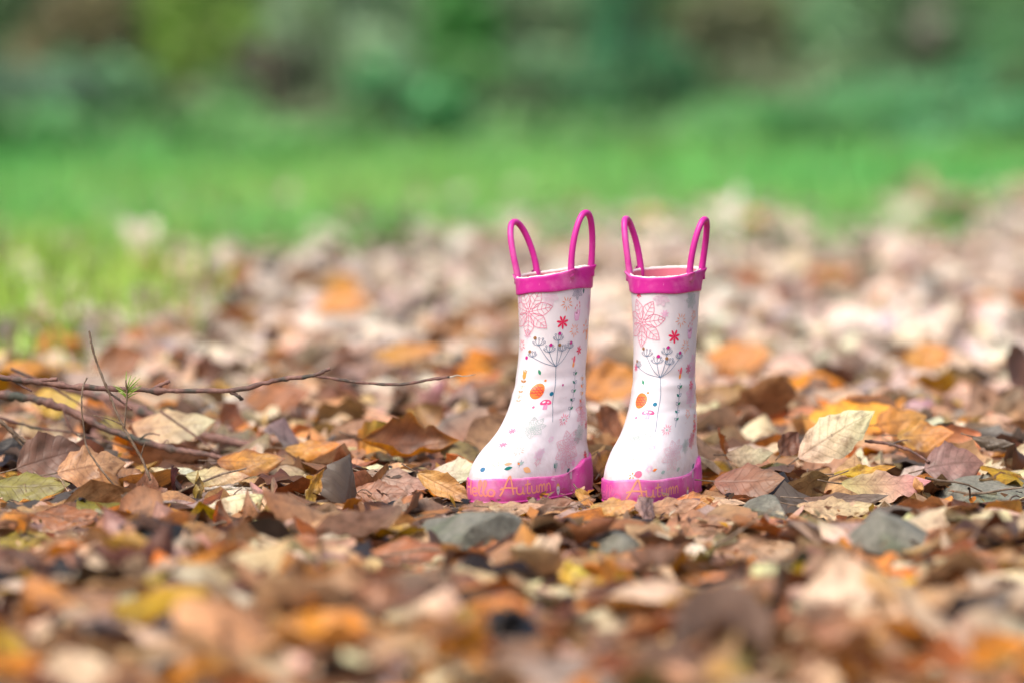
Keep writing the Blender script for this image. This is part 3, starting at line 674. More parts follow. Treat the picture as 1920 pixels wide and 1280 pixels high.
class Boot:
    def __init__(s, px, th, tilt, variant):
        s.th = th; s.px = px; s.variant = variant
        rz = [r[0] for r in RINGS]
        # rows: even in profile arc length at the toe side
        zz = np.linspace(0, 212, 2000); yf = cubic(rz, [r[1] for r in RINGS], zz)
        arc = np.concatenate([[0], np.cumsum(np.hypot(np.diff(zz), np.diff(yf)))])
        z = np.interp(np.linspace(0, arc[-1], NV), arc, zz); s.zrow = z
        yf, yb, w_, k_, n_ = [cubic(rz, [r[i] for r in RINGS], z)[:, None] for i in range(1, 6)]
        ph = (np.arange(NP)/NP*2*math.pi)[None]; s.ph = ph[0]
        cs, sn = np.cos(ph), np.sin(ph)
        e = 2/n_
        cx = np.sign(cs)*np.abs(cs)**e; sx = np.sign(sn)*np.abs(sn)**e
        yc = (yf+yb)/2; ay = (yb-yf)/2
        Y_ = yc - ay*cx; X_ = w_*sx*(1+k_*cx)
        Z_ = np.broadcast_to(z[:, None], X_.shape).copy()
        # waist of the foot between ball and heel, folds at the ankle, uneven rubber
        low = np.exp(-((Z_-22)/26)**2)
        X_ *= 1-(.12 if variant == 0 else .05)*low*np.exp(-((Y_+18)/24)**2)
        an = np.exp(-((Z_-108-6*np.sin(ph+variant))/5.0)**2)*(.5+.5*np.cos(ph-.5)) + .7*np.exp(-((Z_-92-5*np.cos(ph*2+variant))/4)**2)*(.5+.5*np.cos(ph-1.6))
        an = an + .9*np.exp(-((Z_-74-9*np.sin(ph-.6+variant))/3.2)**2)*np.clip(np.sin(ph*.9+.2), 0, 1) - .6*np.exp(-((Z_-100-6*np.sin(ph+variant))/3.5)**2)*(.5+.5*np.cos(ph-.5))
        mod = 1-.026*an+.004*np.sin(Z_/7+3*np.sin(ph+Z_/30))*np.exp(-((Z_-95)/45)**2)+.006*np.sin(Z_/23+ph*2+variant)+.004*np.sin(Z_/11+ph*3)
        dent = np.exp(-((ph-1.35)/.35)**2)*np.exp(-((Z_-58)/34)**2)
        mod = mod-(.10 if variant == 0 else .04)*dent
        X_ *= mod; Y_ = yc+(Y_-yc)*mod
        Z_ += tilt*(X_/30)*np.clip((Z_-120)/80, 0, 1)
        X_ += (1.2 if variant == 0 else -.6)*np.clip((Z_-90)/60, 0, 1)
        s.P = np.stack([X_, Y_, Z_], -1)/1000
        dp = np.roll(s.P, -1, 1)-np.roll(s.P, 1, 1); dv = np.gradient(s.P, axis=0)
        s.N = np.cross(dp, dv); s.N /= np.linalg.norm(s.N, axis=-1)[..., None]+1e-12
        dz = np.linalg.norm(np.diff(s.P, axis=0), axis=-1); s.CV = np.concatenate([np.zeros((1, NP)), np.cumsum(dz, 0)])
        Pw = np.concatenate([s.P, s.P, s.P[:, :1]], 1); s.CP = np.concatenate([np.zeros((NV, 1)), np.cumsum(np.linalg.norm(np.diff(Pw, axis=1), axis=-1), 1)], 1)
        o0 = at_y(px, 925, 0)
        s.loc = np.array([o0[0], 0, BZ]); c, n = math.cos(-th), math.sin(-th)
        s.rot = np.array([[c, -n, 0], [n, c, 0], [0, 0, 1.]])
        s.Wp = s.P@s.rot.T + s.loc; s.Wn = s.N@s.rot.T
        s.sx, s.sy, _ = project(s.Wp)
        vd = s.Wp-np.array([0, -D, CH]); s.face = (vd*s.Wn).sum(-1) < 0
    def samp(s, v, p):
        p = p % NP; v = min(max(v, 0), NV-1.001); i = int(v); j = int(p); a, b = v-i, p-j; j2 = (j+1) % NP
        f = lambda A: (A[i, j]*(1-a)*(1-b)+A[i+1, j]*a*(1-b)+A[i, j2]*(1-a)*b+A[i+1, j2]*a*b)
        n = f(s.N); return f(s.P), n/np.linalg.norm(n)
    def find(s, px, py):
        d = (s.sx-px)**2+(s.sy-py)**2 + np.where(s.face, 0, 1e9)
        i, j = np.unravel_index(np.argmin(d), d.shape); return float(i), float(j)
    def move(s, c, dx, dy, off=.00025):
        """walk dx to the right and dy up over the surface (metres) from c, then lift by off"""
        v0, p0 = c; j = int(p0) % NP; col = s.CV[:, j]
        v = float(np.interp(col[int(v0)]+dy, col, np.arange(NV)))
        row = s.CP[min(int(round(v)), NV-1)]; b = p0 if p0 > NP*.5 else p0+NP
        q = float(np.interp(np.interp(b, np.arange(2*NP+1), row)+dx, row, np.arange(2*NP+1)))
        P, n = s.samp(v, q); return P+n*off
class Ink:
    """collects flat printed shapes that lie on the boot's skin"""
    def __init__(s, boot, px, py, off=.00022):
        s.b = boot; s.c = boot.find(px, py); s.V, s.F, s.C = [], [], []; s.off = off; s.lift = 0
    def mp(s, x, y): return s.b.move(s.c, x/1000, y/1000, s.off+s.lift)
    def line(s, pts, w_, col):
        pts = np.array(pts, float); out = [pts[0]]
        for a, b in zip(pts[:-1], pts[1:]):
            n = max(1, int(np.linalg.norm(b-a)/1.1)); out += [a+(b-a)*t for t in np.linspace(0, 1, n+1)[1:]]
        pts = np.array(out); w_ = w_*1.3
        if len(pts) < 2: return
        T = np.gradient(pts, axis=0); T /= np.linalg.norm(T, axis=1)[:, None]+1e-9; Nn = np.stack([-T[:, 1], T[:, 0]], -1)*w_/2
        k = len(s.V)
        for p, n in zip(pts, Nn): s.V += [s.mp(*(p+n)), s.mp(*(p-n))]; s.C += [col, col]
        for i in range(len(pts)-1): s.F.append([k+2*i, k+2*i+1, k+2*i+3, k+2*i+2])
        s.lift += .000008
    def fill(s, pts, col):
        pts = np.array(pts, float); c = pts.mean(0); k = len(s.V); n = len(pts); s.V.append(s.mp(*c)); s.C.append(col)
        for f in (.5, 1):
            for p in pts: s.V.append(s.mp(*(c+(p-c)*f))); s.C.append(col)
        for i in range(n):
            j = (i+1) % n; s.F.append([k, k+1+i, k+1+j]); s.F.append([k+1+i, k+1+n+i, k+1+n+j, k+1+j])
        s.lift += .000008
    def oval(s, x, y, a, b, col, rot=0, n=14):
        t = np.arange(n)*2*math.pi/n; X_, Y_ = a*np.cos(t), b*np.sin(t); c, q = math.cos(rot), math.sin(rot)
        s.fill(np.stack([x+X_*c-Y_*q, y+X_*q+Y_*c], -1), col)
    def ring(s, x, y, r, w_, col, n=12):
        t = np.arange(n+1)*2*math.pi/n; s.line(np.stack([x+r*np.cos(t), y+r*np.sin(t)], -1), w_, col)
    def build(s, name, parent, label=None):
        if not s.F: return
        o = add(name, mk_mesh(name, np.array(s.V), s.F, col=np.array(s.C), mat=M_print), parent=parent)
        if label: o['label'] = label
        return o
PK, RD, ORG, TEAL, BLU, MAG, BRN, GRN, LPK, GREY = (.72, .10, .24), (.78, .02, .10), (.85, .22, .03), (.0, .15, .13), (.08, .14, .24), (.50, .01, .22), (.30, .14, .05), (.02, .25, .13), (.82, .40, .62), (.34, .46, .42)
def mixw(c, k): k *= .8; return tuple(a*(1-k)+.72*k for a in c)
def leafshape(x, y, ang, ln, wd, n=9):
    t = np.linspace(0, 1, n); w_ = wd*np.sin(np.pi*t**.9); c, q = math.cos(ang), math.sin(ang)
    up = [(x+a*ln*c-b*q, y+a*ln*q+b*c) for a, b in zip(t, w_)]; dn = [(x+a*ln*c+b*q, y+a*ln*q-b*c) for a, b in zip(t, w_)]
    return up, dn[::-1]
def m_leafflower(b, par, px, py, r, col, k=0, n=7, a0=.3, lw=.38):
    I = Ink(b, px, py); c = mixw(col, k)
    for i in range(n):
        a = a0+i*2*math.pi/n; u, d = leafshape(math.cos(a)*r*.12, math.sin(a)*r*.12, a, r*.88, r*.26)
        I.line(u, lw, c); I.line(d, lw, c); I.line([(0, 0), (math.cos(a)*r*.85, math.sin(a)*r*.85)], lw*.8, c)
        for q in (.35, .52, .69, .84):
            for sgn in (-1, 1):
                x0, y0 = math.cos(a)*r*q, math.sin(a)*r*q; hw = r*.26*math.sin(math.pi*min(1, (q+.12-.12)/.95))*.8
                I.line([(x0, y0), (x0+math.cos(a)*r*.1-sgn*math.sin(a)*hw, y0+math.sin(a)*r*.1+sgn*math.cos(a)*hw)], lw*.75, c)
    I.build('leaf_flower_print', par)
def m_burst(b, par, px, py, r, col, n=10, k=0, dot=None, lw=.75):
    I = Ink(b, px, py); c = mixw(col, k)
    for i in range(n):
        a = i*2*math.pi/n+.2; f = 1 if i % 2 else .8
        u, d = leafshape(math.cos(a)*r*.3, math.sin(a)*r*.3, a, r*(f-.3), lw/2, 6); I.fill(u+d[1:-1], c)
    if dot: I.oval(0, 0, .8, .8, dot)
    I.build('starburst_print', par)
def m_flower(b, par, px, py, r, col, n=7, k=0):
    I = Ink(b, px, py); c = mixw(col, k)
    for i in range(n):
        a = i*2*math.pi/n+.25; I.oval(math.cos(a)*r*.58, math.sin(a)*r*.58, r*.42, r*.17, c, a, 10)
    I.oval(0, 0, r*.22, r*.22, c); I.build('flower_print', par)
def m_dot(b, par, px, py, r, col):
    I = Ink(b, px, py); I.oval(0, 0, r, r, col, 0, 14); I.build('dot_print', par)
def m_leaf(b, par, px, py, ln, col, ang):
    I = Ink(b, px, py); u, d = leafshape(-ln/2*math.cos(ang), -ln/2*math.sin(ang), ang, ln, ln*.24); I.fill(u+d[1:-1], col); I.build('leaf_print', par)
def m_cone(b, par, px, py):
    I = Ink(b, px, py); w_, h = 6.6, 8.0; I.oval(0, 0, w_, h, (.85, .20, .03), -.35, 22)
    cr, sr = math.cos(-.35), math.sin(-.35)
    for s_ in (-1, 1):
        for o in (-.75, -.3, .15, .6):
            pts = []
            for t in np.linspace(-1, 1, 9):
                x = t*w_*.95; y = s_*t*h*.35+o*h*.75+.8*math.sin(t*9)*.4
                if (x/w_)**2+(y/h)**2 < .95: pts.append((x*cr-y*sr, x*sr+y*cr))
            if len(pts) > 1: I.line(pts, .55, (.66, .04, .05))
    I.build('pine_cone_print', par)
def m_mushroom(b, par, px, py):
    I = Ink(b, px, py)
    for x in (-1.4, -.4, .8, 1.7): I.line([(x, -.5), (x*1.15, -6)], .8, (.75, .30, .50))
    cap = [(6.2*math.cos(t), 4.2*math.sin(t)) for t in np.linspace(0, math.pi, 13)]+[(-5, -1.0), (0, -1.4), (5, -1.0)]
    I.fill(cap, (.80, .07, .22)); I.oval(-2.2, 1.8, 1.7, .9, (.85, .8, .8), .4); I.oval(2.2, 1.5, 1.3, .8, (.85, .6, .65)); I.build('mushroom_print', par)
def m_umbel(b, par, jx, jy, bx, by, heads):
    I = Ink(b, jx, jy); BLU = (.15, .21, .30)
    S = lambda x, y: ((x-jx)*.5, (jy-y)*.5)
    def rel(x, y):     # surface offset of a photo pixel from the fork
        v, p = b.find(x, y); v0, p0 = I.c; row = b.CP[int(v)]
        a1 = p if p > NP*.5 else p+NP; a0 = p0 if p0 > NP*.5 else p0+NP
        return (np.interp(a1, np.arange(2*NP+1), row)-np.interp(a0, np.arange(2*NP+1), row))*1000, (b.CV[int(v), int(p0)]-b.CV[int(v0), int(p0)])*1000
    x1, y1 = rel(bx, by)
    I.line(smooth_path([(0, 0, 0), (2.2, y1*.3, 0), (x1*.2+1.2, y1*.62, 0), (x1, y1, 0)], 6)[:, :2], .45, BLU)
    for hx, hy, hs, dc in heads:
        x, y = rel(hx, hy); L_ = math.hypot(x, y); ang = math.atan2(y, x)
        yb = y-3.2*hs
        I.line(smooth_path([(0, 0, 0), (x*.45, yb*.35, 0), (x*.95, yb, 0)], 6)[:, :2], .42, BLU)
        xb = x*.95
        for k, a in enumerate(np.linspace(R(25), R(155), 5)):
            r = 5.2*hs*(1+.12*(k % 2)); ex, ey = xb+r*math.cos(a), yb+r*math.sin(a)
            mx, my = xb+r*.6*math.cos(a)*1.25, yb+r*.45*math.sin(a)
            I.line([(xb, yb), (mx, my), (ex, ey)], .38, BLU)
            I.ring(ex, ey+.8, .85, .32, BLU, 9)
        I.oval(xb+(1 if dc == MAG else -3.6)*hs, yb+6.6*hs, 1.6, 1.6, dc)
    I.build('seed_head_print', par)
def m_stem(b, par, px, py0, py1, cols, flip=1):
    I = Ink(b, px, (py0+py1)/2); h = (py1-py0)*.5; n = 5
    I.line([(0, h/2), (.4, 0), (0, -h/2)], .36, BLU)
    for i in range(n):
        y = h/2-4-i*(h-8)/(n-.4)
        for s_ in (-1, 1):
            u, d = leafshape(0, y-1.2, R(90-s_*50), 4.4, 1.25, 7)
            if (i+(s_ > 0)) % 2: I.fill(u+d[1:-1], cols[i % len(cols)])
            else: I.line(u+d, .3, BLU if cols[0] == GRN else cols[0])
    I.build('leafy_stem_print', par)
def m_tulip(b, par, px, py):
    I = Ink(b, px, py); I.fill([(-3.4, -4), (-2.2, -6.5), (2.2, -6), (3.4, -1), (4, 4), (1.6, 1.2), (0, 4.2), (-1.6, 0), (-4, 2.2)], (.80, .48, .68))
    I.line([(-3.4, -4), (-2.2, -6.5), (2.2, -6), (3.4, -1), (4, 4), (1.6, 1.2), (0, 4.2), (-1.6, 0), (-4, 2.2), (-3.4, -4)], .35, (.75, .22, .5))
    for x, y in ((-3.4, 5.2), (-1.2, 7.6), (2.6, 10), (3.2, 6.6)): I.oval(x, y, .55, 1.4, (.75, .10, .14), 0, 8)
    I.build('tulip_print', par)
def m_bud(b, par, px, py, c1=(.82, .13, .2), c2=(.88, .33, .08)):
    I = Ink(b, px, py); I.oval(.3, 1.8, 1.7, 3.8, c1, -.1); I.oval(-.3, -3, 1.5, 2.6, c2, -.1); I.oval(-3, 3, .7, .8, c1); I.build('bud_print', par)
def m_orangeplant(b, par, px, py):
    I = Ink(b, px, py); c = (.80, .30, .06); c2 = (.45, .20, .05)
    I.oval(0, 3, 2.2, 3.6, c); I.line([(-1.6, 5), (-1.8, 8)], .8, c); I.line([(.2, 6), (.3, 8.6)], .8, c); I.line([(1.7, 5), (2.2, 7.8)], .8, c)
    I.line([(0, 0), (-.4, -10), (-1.4, -26)], .35, mixw(c2, .3))
    for i, y in enumerate((-2.5, -8, -13, -18, -22)):
        for s_ in (-1, 1):
            u, d = leafshape(-.3, y-1, R(90-s_*58), 3.8, 1.1, 6)
            if i % 2 == 0: I.fill(u+d[1:-1], mixw(c2, .12*i))
            else: I.line(u+d, .3, mixw(c, .3))
    I.build('orange_plant_print', par)
GL = {'H': ([[(0, 0), (.02, 1)], [(.5, 1), (.48, 0)], [(0, .5), (.5, .55)]], .62), 'e': ([[(0, .25), (.36, .3), (.3, .5), (.1, .48), (.02, .2), (.15, 0), (.4, .08)]], .46),
      'l': ([[(0, .2), (.2, .75), (.16, 1), (.05, .9), (.06, .2), (.16, 0), (.28, .1)]], .3), 'o': ([[(.2, .48), (.02, .3), (.08, .03), (.3, .03), (.4, .28), (.2, .48)]], .5),
      'A': ([[(0, -.05), (.15, .3), (.38, 1.0), (.48, .95), (.62, .0)], [(.0, .32), (.3, .42), (.75, .36)]], .78), 'u': ([[(0, .45), (.03, .08), (.18, 0), (.32, .12), (.34, .45)], [(.34, .45), (.36, .05), (.46, .02)]], .5),
      't': ([[(.12, .8), (.1, .1), (.2, 0), (.3, .06)], [(-.04, .52), (.3, .56)]], .36), 'm': ([[(0, .45), (.0, 0)], [(0, .3), (.12, .46), (.2, .3), (.2, 0)], [(.2, .3), (.34, .46), (.42, .3), (.42, 0)]], .55),
      'n': ([[(0, .45), (.0, 0)], [(0, .3), (.14, .46), (.26, .3), (.27, .0)]], .42)}
SO = .0021
def write(b, par, word, x0, x1, py, hmm, col, th=1.3):
    I = Ink(b, x0, py, SO+.0003); v, p1 = b.find(x1, py); v0, p0 = I.c; row = b.CP[int(v0)]
    f = lambda p: np.interp(p if p > NP*.5 else p+NP, np.arange(2*NP+1), row)
    wd = abs(f(p1)-f(p0))*1000; tot = sum(GL[c][1] for c in word); sx = wd/tot; x = 0
    for c in word:
        for st in GL[c][0]:
            q = smooth_path([((x+a*1.0)*sx, (bb-.45)*hmm, 0) for a, bb in st], 4)[:, :2] if len(st) > 2 else [((x+a)*sx, (bb-.45)*hmm) for a, bb in st]
            I.line(q, th, col); I.lift = 0
        x += GL[c][1]
    I.build('lettering', par)
def make_boot(px, th, tilt, variant, label):
    b = Boot(px, th, tilt, variant)
    root = add('rain_boot', None, loc=tuple(b.loc), label=label, category='rain boot', group='pair of pink and white rain boots')
    root.rotation_euler = (0, 0, -th)
    z = b.zrow; F = grid_faces(NV, NP, True)
    top = int(np.searchsorted(z, 204.5)); rows = slice(4, top+1)
    P = b.P[rows]; up = add('upper', mk_mesh('upper', P.reshape(-1, 3), grid_faces(P.shape[0], NP, True), mat=M_white), parent=root)
    # sole band: offset skin with a rolled top edge, higher round the heel
    ph = b.ph; dph = np.minimum(ph, 2*math.pi-ph)
    toph = 24 + 12*(1/(1+np.exp(-(dph-1.95)/.07))) - 2.5*np.exp(-((dph-2.35)/.3)**2) + 1.0*np.sin(ph*3+variant)+.5*np.sin(ph*7)
    K_ = 14; V = []
    def skin(zq, off):
        vi = np.interp(zq, z, np.arange(NV)); out = np.empty((NP, 3))
        for j in range(NP):
            q, n = b.samp(vi[j], j); out[j] = q+n*off[j]
        return out
    one = np.ones(NP); heel = np.exp(-((dph-2.0)/.10)**2)
    for t in np.linspace(0, 1, K_):
        zz = t*toph; bulge = .0019+.0004*math.sin(t*math.pi)
        V.append(skin(zz, one*bulge + .0018*heel - .0024*np.exp(-((dph-1.80)/.07)**2)))
    V.append(skin(toph+.5, one*.0012+.001*heel)); V.append(skin(toph+.6, one*-.0004))
    V = np.array(V); V[:, :, 2] = np.where(np.arange(len(V))[:, None] == 0, 0.0, V[:, :, 2])
    bot = V[0].mean(0); n_ = len(V)*NP
    fs = grid_faces(len(V), NP, True).tolist()+[[n_, (j+1) % NP, j] for j in range(NP)]
    sole = add('sole', mk_mesh('sole', np.concatenate([V.reshape(-1, 3), [bot]]), fs, mat=M_sole), parent=root)
    # moulded line along the sole
    V = [skin(one*4+s_, one*(SO+.0002+(.0007 if abs(s_) < .5 else 0))) for s_ in (-1, -.4, .4, 1)]
    add('welt', mk_mesh('welt', np.array(V).reshape(-1, 3), grid_faces(4, NP, True), mat=M_sole), parent=sole)
    # collar band with raised lugs where the handles are moulded on
    zi = int(np.searchsorted(z, 205)); feet = []
    for sx_ in (-1, 1):
        for sy_ in (-1, 1):
            q = np.array([sx_*.030, sy_*.0172]); dd = np.linalg.norm(b.P[zi, :, :2]-q, axis=1); feet.append((sx_, sy_, int(np.argmin(dd))))
    lug = np.zeros(NP)
    for sx_, sy_, j in feet:
        arc = np.abs(b.CP[zi, :NP]-b.CP[zi, j]); arc = np.minimum(arc, b.CP[zi, NP]-arc); lug += np.exp(-(arc/.0062)**2)
    side = np.exp(-((dph-1.57)/.5)**2)
    topz = 208.8-2.6*np.cos(ph)+1.4*side+2.6*lug+.25*np.sin(ph*9); botz = 191.5+.5*np.sin(ph*5+1)
    V = []
    for t, off in [(-.01, -.0002), (-.01, .0012), (.04, .0016), (.2, .0015), (.4, .0015), (.6, .0015), (.8, .0015), (.93, .0016), (1, .0013), (1.01, .0004)]:
        zq = botz+t*(topz-botz); Q = skin(np.minimum(zq, 211.9), one*off+lug*.0042*max(0, t)**2)
        Q[:, 2] += np.maximum(zq-211.9, 0)/1000; V.append(Q)
    collar = add('collar', mk_mesh('collar', np.array(V).reshape(-1, 3), grid_faces(len(V), NP, True), mat=M_pink), parent=root)
    # ragged white rim and the lining inside
    rr = .3*np.sin(ph*13+variant)+.2*np.sin(ph*29)+.15*rg.normal(size=NP)
    V = []
    for dz_, off in [(-2.5, .0003), (-.6, .0004), (.1, -.0001), (.1, -.0006), (-.6, -.0011), (-2, -.0013)]:
        Q = skin(np.minimum(209.6+dz_+0*rr, 211.9), one*off); Q[:, 2] += (rr+.2)*(.0007 if -1 < dz_ < .5 else 0)+(1.4*side-2.6*np.cos(ph))/1000+max(0, 209.8+dz_-211.9)/1000; V.append(Q)
    add('rim', mk_mesh('rim', np.array(V).reshape(-1, 3), grid_faces(len(V), NP, True)[:, ::-1].copy(), mat=M_rim), parent=root)
    Q = skin(one*208, one*-.00125); Q[:, 2] += (1.4*side-2.6*np.cos(ph)+.2)/1000
    V = [Q]+[skin(one*zq, one*-.0014) for zq in (204, 200, 190, 180, 170, 160, 150, 140, 132)]; V.append(V[-1]*.02+V[-1].mean(0)*.98)
    add('lining', mk_mesh('lining', np.array(V).reshape(-1, 3), grid_faces(len(V), NP, True)[:, ::-1].copy(), mat=M_lining), parent=root)
    # handles: moulded loops, leaning out
    leans = {0: {-1: (.0125, .004), 1: (.004, -.001)}, 1: {-1: (.009, .000), 1: (.0095, .002)}}[variant]
    for sx_ in (-1, 1):
        (j1,), (j2,) = [[f[2] for f in feet if f[0] == sx_ and f[1] == s_] for s_ in (-1, 1)]
        A = b.samp(zi, j1); B_ = b.samp(zi, j2); A = A[0]+A[1]*.0008+np.array([0, 0, .003]); B_ = B_[0]+B_[1]*.0008+np.array([0, 0, .003])
        lean, sh = leans[sx_]; mid = (A+B_)/2; half = (B_-A)/2; Ht = .0505+(.003 if (variant == 0 and sx_ > 0) else 0)
        pts = []
        for t in np.linspace(0, 1, 40):
            s_ = (t*2-1)
            # flattened arch: legs nearly straight, round top
            ang = math.pi*t; k = math.copysign(abs(math.cos(ang))**.85, -math.cos(ang)); h = abs(math.sin(ang))**.86
            bul = 1+.05*math.sin(math.pi*min(1, h*1.1))
            p = mid+half*k*bul+np.array([sx_*lean*h**1.3, -sh*h, Ht*h])
            p[2] += .0025*math.sin(ang*2)*(1 if variant else -1)*.4
            pts.append(p)
        pts = [A+np.array([0, 0, -.007])] + pts + [B_+np.array([0, 0, -.007])]
        P_ = smooth_path(pts, 2); V, Fh = tube(P_, np.linspace(.0030, .0030, len(P_))*(1+.12*np.exp(-(np.minimum(np.arange(len(P_)), len(P_)-1-np.arange(len(P_)))/5)**2)), 16)
        hd = add('handle', mk_mesh('handle', V, Fh, mat=M_pink), parent=root)
    # ---------------- print
    if variant == 0:
        dx, dy = 0, 0
        m_leafflower(b, up, 992, 585, 23, PK, .1, 7, .15); m_burst(b, up, 1064, 570, 7.8, ORG); m_flower(b, up, 1055, 604, 6.6, RD); m_burst(b, up, 1076, 620, 7.4, ORG, k=.05)
        m_tulip(b, up, 1083, 588); m_leaf(b, up, 1094, 545, 5.5, TEAL, 1.57); m_leafflower(b, up, 1082, 545, 8, BLU, .45, 6, .5, .3)
        m_umbel(b, up, 1041, 686, 1035, 790, [(995, 664, .8, BRN), (1008, 640, 1.1, BRN), (1029, 654, 1.05, MAG), (1047, 632, 1.0, MAG), (1055, 652, .9, BRN), (1070, 648, .8, MAG)])
        m_dot(b, up, 988, 671, 1.7, MAG); m_burst(b, up, 978, 647, 7, RD); m_flower(b, up, 1086, 655, 4.6, RD, 6); m_bud(b, up, 1076, 678); m_stem(b, up, 1075, 692, 784, [GRN, TEAL])
        m_orangeplant(b, up, 982, 710); m_leaf(b, up, 1012, 696, 5.6, GRN, 2.0); m_cone(b, up, 1007, 733); m_dot(b, up, 1034.5, 739, 2.1, (.0, .16, .28)); m_dot(b, up, 1000, 763, 1.3, (.82, .15, .3))
        m_mushroom(b, up, 1023, 756); m_burst(b, up, 1058, 786, 7.6, (.85, .06, .2), 11, dot=GRN); m_leafflower(b, up, 998, 802, 14.5, GREY, .25, 8, .2, .33)
        m_leafflower(b, up, 1061, 840, 21, PK, .45, 8, .4, .36); m_flower(b, up, 960, 809, 4.4, PK, k=.2); m_flower(b, up, 944, 834, 4.6, PK, k=.2); m_burst(b, up, 973, 845, 8, ORG, k=.45)
        m_flower(b, up, 1097, 853, 4.8, RD); m_burst(b, up, 1106, 832, 5, ORG, k=.3); m_dot(b, up, 905, 881, 2.6, (.02, .14, .28)); m_leaf(b, up, 953, 877, 8.5, TEAL, .2); m_leaf(b, up, 953, 868, 8, (.8, .35, .2), .1)
        m_leaf(b, up, 988, 880, 12, (.85, .45, .2), -.4); m_burst(b, up, 1008, 864, 6, PK, k=.3); m_stem(b, up, 1040, 862, 884, [GREY, TEAL]); m_burst(b, up, 930, 870, 5, ORG, k=.3)
        m_burst(b, up, 1097, 612, 8, ORG, 5, lw=1.4); m_bud(b, up, 1100, 626, (.88, .33, .06), (.88, .33, .06)); m_stem(b, up, 1090, 700, 780, [(.8, .35, .1), ORG]); m_bud(b, up, 1103, 660)
        m_leafflower(b, up, 1105, 570, 12, LPK, .2, 7, .5, .35); m_leafflower(b, up, 1030, 556, 9, LPK, .45, 7, .5, .3)
        m_leafflower(b, up, 1092, 772, 13, PK, .35, 7, .2, .33); m_leafflower(b, up, 1086, 812, 10, GREY, .3, 7, .2, .33); m_flower(b, up, 1098, 795, 4.5, RD, k=.2); m_stem(b, up, 1104, 690, 740, [BLU, TEAL])
        m_burst(b, up, 1032, 822, 5, LPK); m_burst(b, up, 990, 628, 5, LPK, k=.1); m_leafflower(b, up, 1012, 850, 8, LPK, .4, 7, .2, .3); m_dot(b, up, 1022, 712, 1.2, ORG); m_flower(b, up, 974, 560, 5, LPK, k=.2)
        m_stem(b, up, 975, 858, 876, [GREY, ORG]); m_dot(b, up, 1055, 720, 1.1, MAG); m_leaf(b, up, 1066, 880, 7, TEAL, .5); m_flower(b, up, 1075, 868, 4, LPK)
        write(b, sole, 'Hello', 881, 929, 913, 13.5, (.86, .28, .22), 1.3); write(b, sole, 'Autumn', 936, 1032, 914, 15.5, (.86, .34, .20), 1.2)
        ax, ay = 1041, 917
    else:
        m_leafflower(b, up, 1205, 606, 23, PK, .1, 7, .15); m_burst(b, up, 1277, 601, 7.8, ORG, k=.2); m_flower(b, up, 1265, 632, 6.6, RD); m_burst(b, up, 1285, 648, 7.4, ORG, k=.2)
        m_tulip(b, up, 1293, 622); m_leafflower(b, up, 1296, 562, 9, GREY, .3, 7, .5, .3); m_flower(b, up, 1198, 552, 4, RD)
        m_umbel(b, up, 1238, 708, 1229, 808, [(1196, 681, .8, BRN), (1211, 660, 1.1, BRN), (1231, 676, 1.05, MAG), (1251, 657, 1.0, MAG), (1257, 677, .9, BRN), (1274, 668, .8, MAG)])
        m_leaf(b, up, 1206, 716, 5.6, GRN, 2.0); m_cone(b, up, 1201, 752); m_dot(b, up, 1227, 758, 2.1, (.0, .16, .28)); m_dot(b, up, 1193, 782, 1.3, (.82, .15, .3)); m_mushroom(b, up, 1215, 774)
        m_burst(b, up, 1251, 805, 7.8, (.85, .06, .2), 11, k=.1, dot=GRN); m_leafflower(b, up, 1194, 820, 14.5, GREY, .3, 8, .2, .33); m_leafflower(b, up, 1262, 850, 20, PK, .6, 8, .4, .33)
        m_burst(b, up, 1180, 858, 8.5, ORG, k=.5); m_stem(b, up, 1271, 716, 806, [GRN, TEAL]); m_bud(b, up, 1275, 700); m_dot(b, up, 1196, 889, 3.6, (.82, .14, .26)); m_burst(b, up, 1186, 893, 4, ORG, 5, lw=1.4)
        m_leaf(b, up, 1243, 886, 7, GREY, .2); m_leaf(b, up, 1272, 880, 8, GREY, .3); m_leaf(b, up, 1300, 872, 8, TEAL, .5); m_flower(b, up, 1312, 862, 4, PK); m_burst(b, up, 1218, 878, 5, LPK)
        m_flower(b, up, 1193, 690, 4, PK); m_leafflower(b, up, 1240, 560, 8, LPK, .5, 7, .5, .3)
        m_flower(b, up, 1290, 690, 5, PK, k=.1); m_leafflower(b, up, 1296, 740, 12, LPK, .1, 7, .2, .35); m_burst(b, up, 1290, 775, 6, ORG, k=.1); m_flower(b, up, 1303, 800, 6, PK); m_leafflower(b, up, 1296, 825, 9, PK, .2)
        m_leafflower(b, up, 1300, 690, 14, LPK, 0, 7, .2, .4); m_burst(b, up, 1300, 590, 6, ORG, k=.1); m_stem(b, up, 1300, 770, 830, [PK, ORG]); m_leafflower(b, up, 1285, 835, 9, GREY, .3, 7, .2, .33)
        m_flower(b, up, 1296, 722, 5, RD, k=.1); m_burst(b, up, 1222, 838, 5, LPK, k=.2); m_flower(b, up, 1246, 590, 4, LPK, k=.2); m_dot(b, up, 1215, 735, 1.1, ORG); m_leaf(b, up, 1228, 880, 6, ORG, .3)
        write(b, sole, 'Hello', 1133, 1168, 918, 13.0, (.76, .13, .35), .9); write(b, sole, 'Autumn', 1176, 1270, 918, 15.0, (.86, .34, .20), 1.2)
        ax, ay = 1284, 921
    # white acorn with an orange cup after the words
    I = Ink(b, ax, ay, SO+.0003); I.fill([(0, -6), (2.6, -3), (3, 1.5), (0, 3), (-3, 1.5), (-2.6, -3)], (.80, .78, .76)); I.fill([(-3.4, 1.4), (3.4, 1.4), (2.4, 4.2), (0, 5.4), (-2.4, 4.2)], (.70, .42, .10))
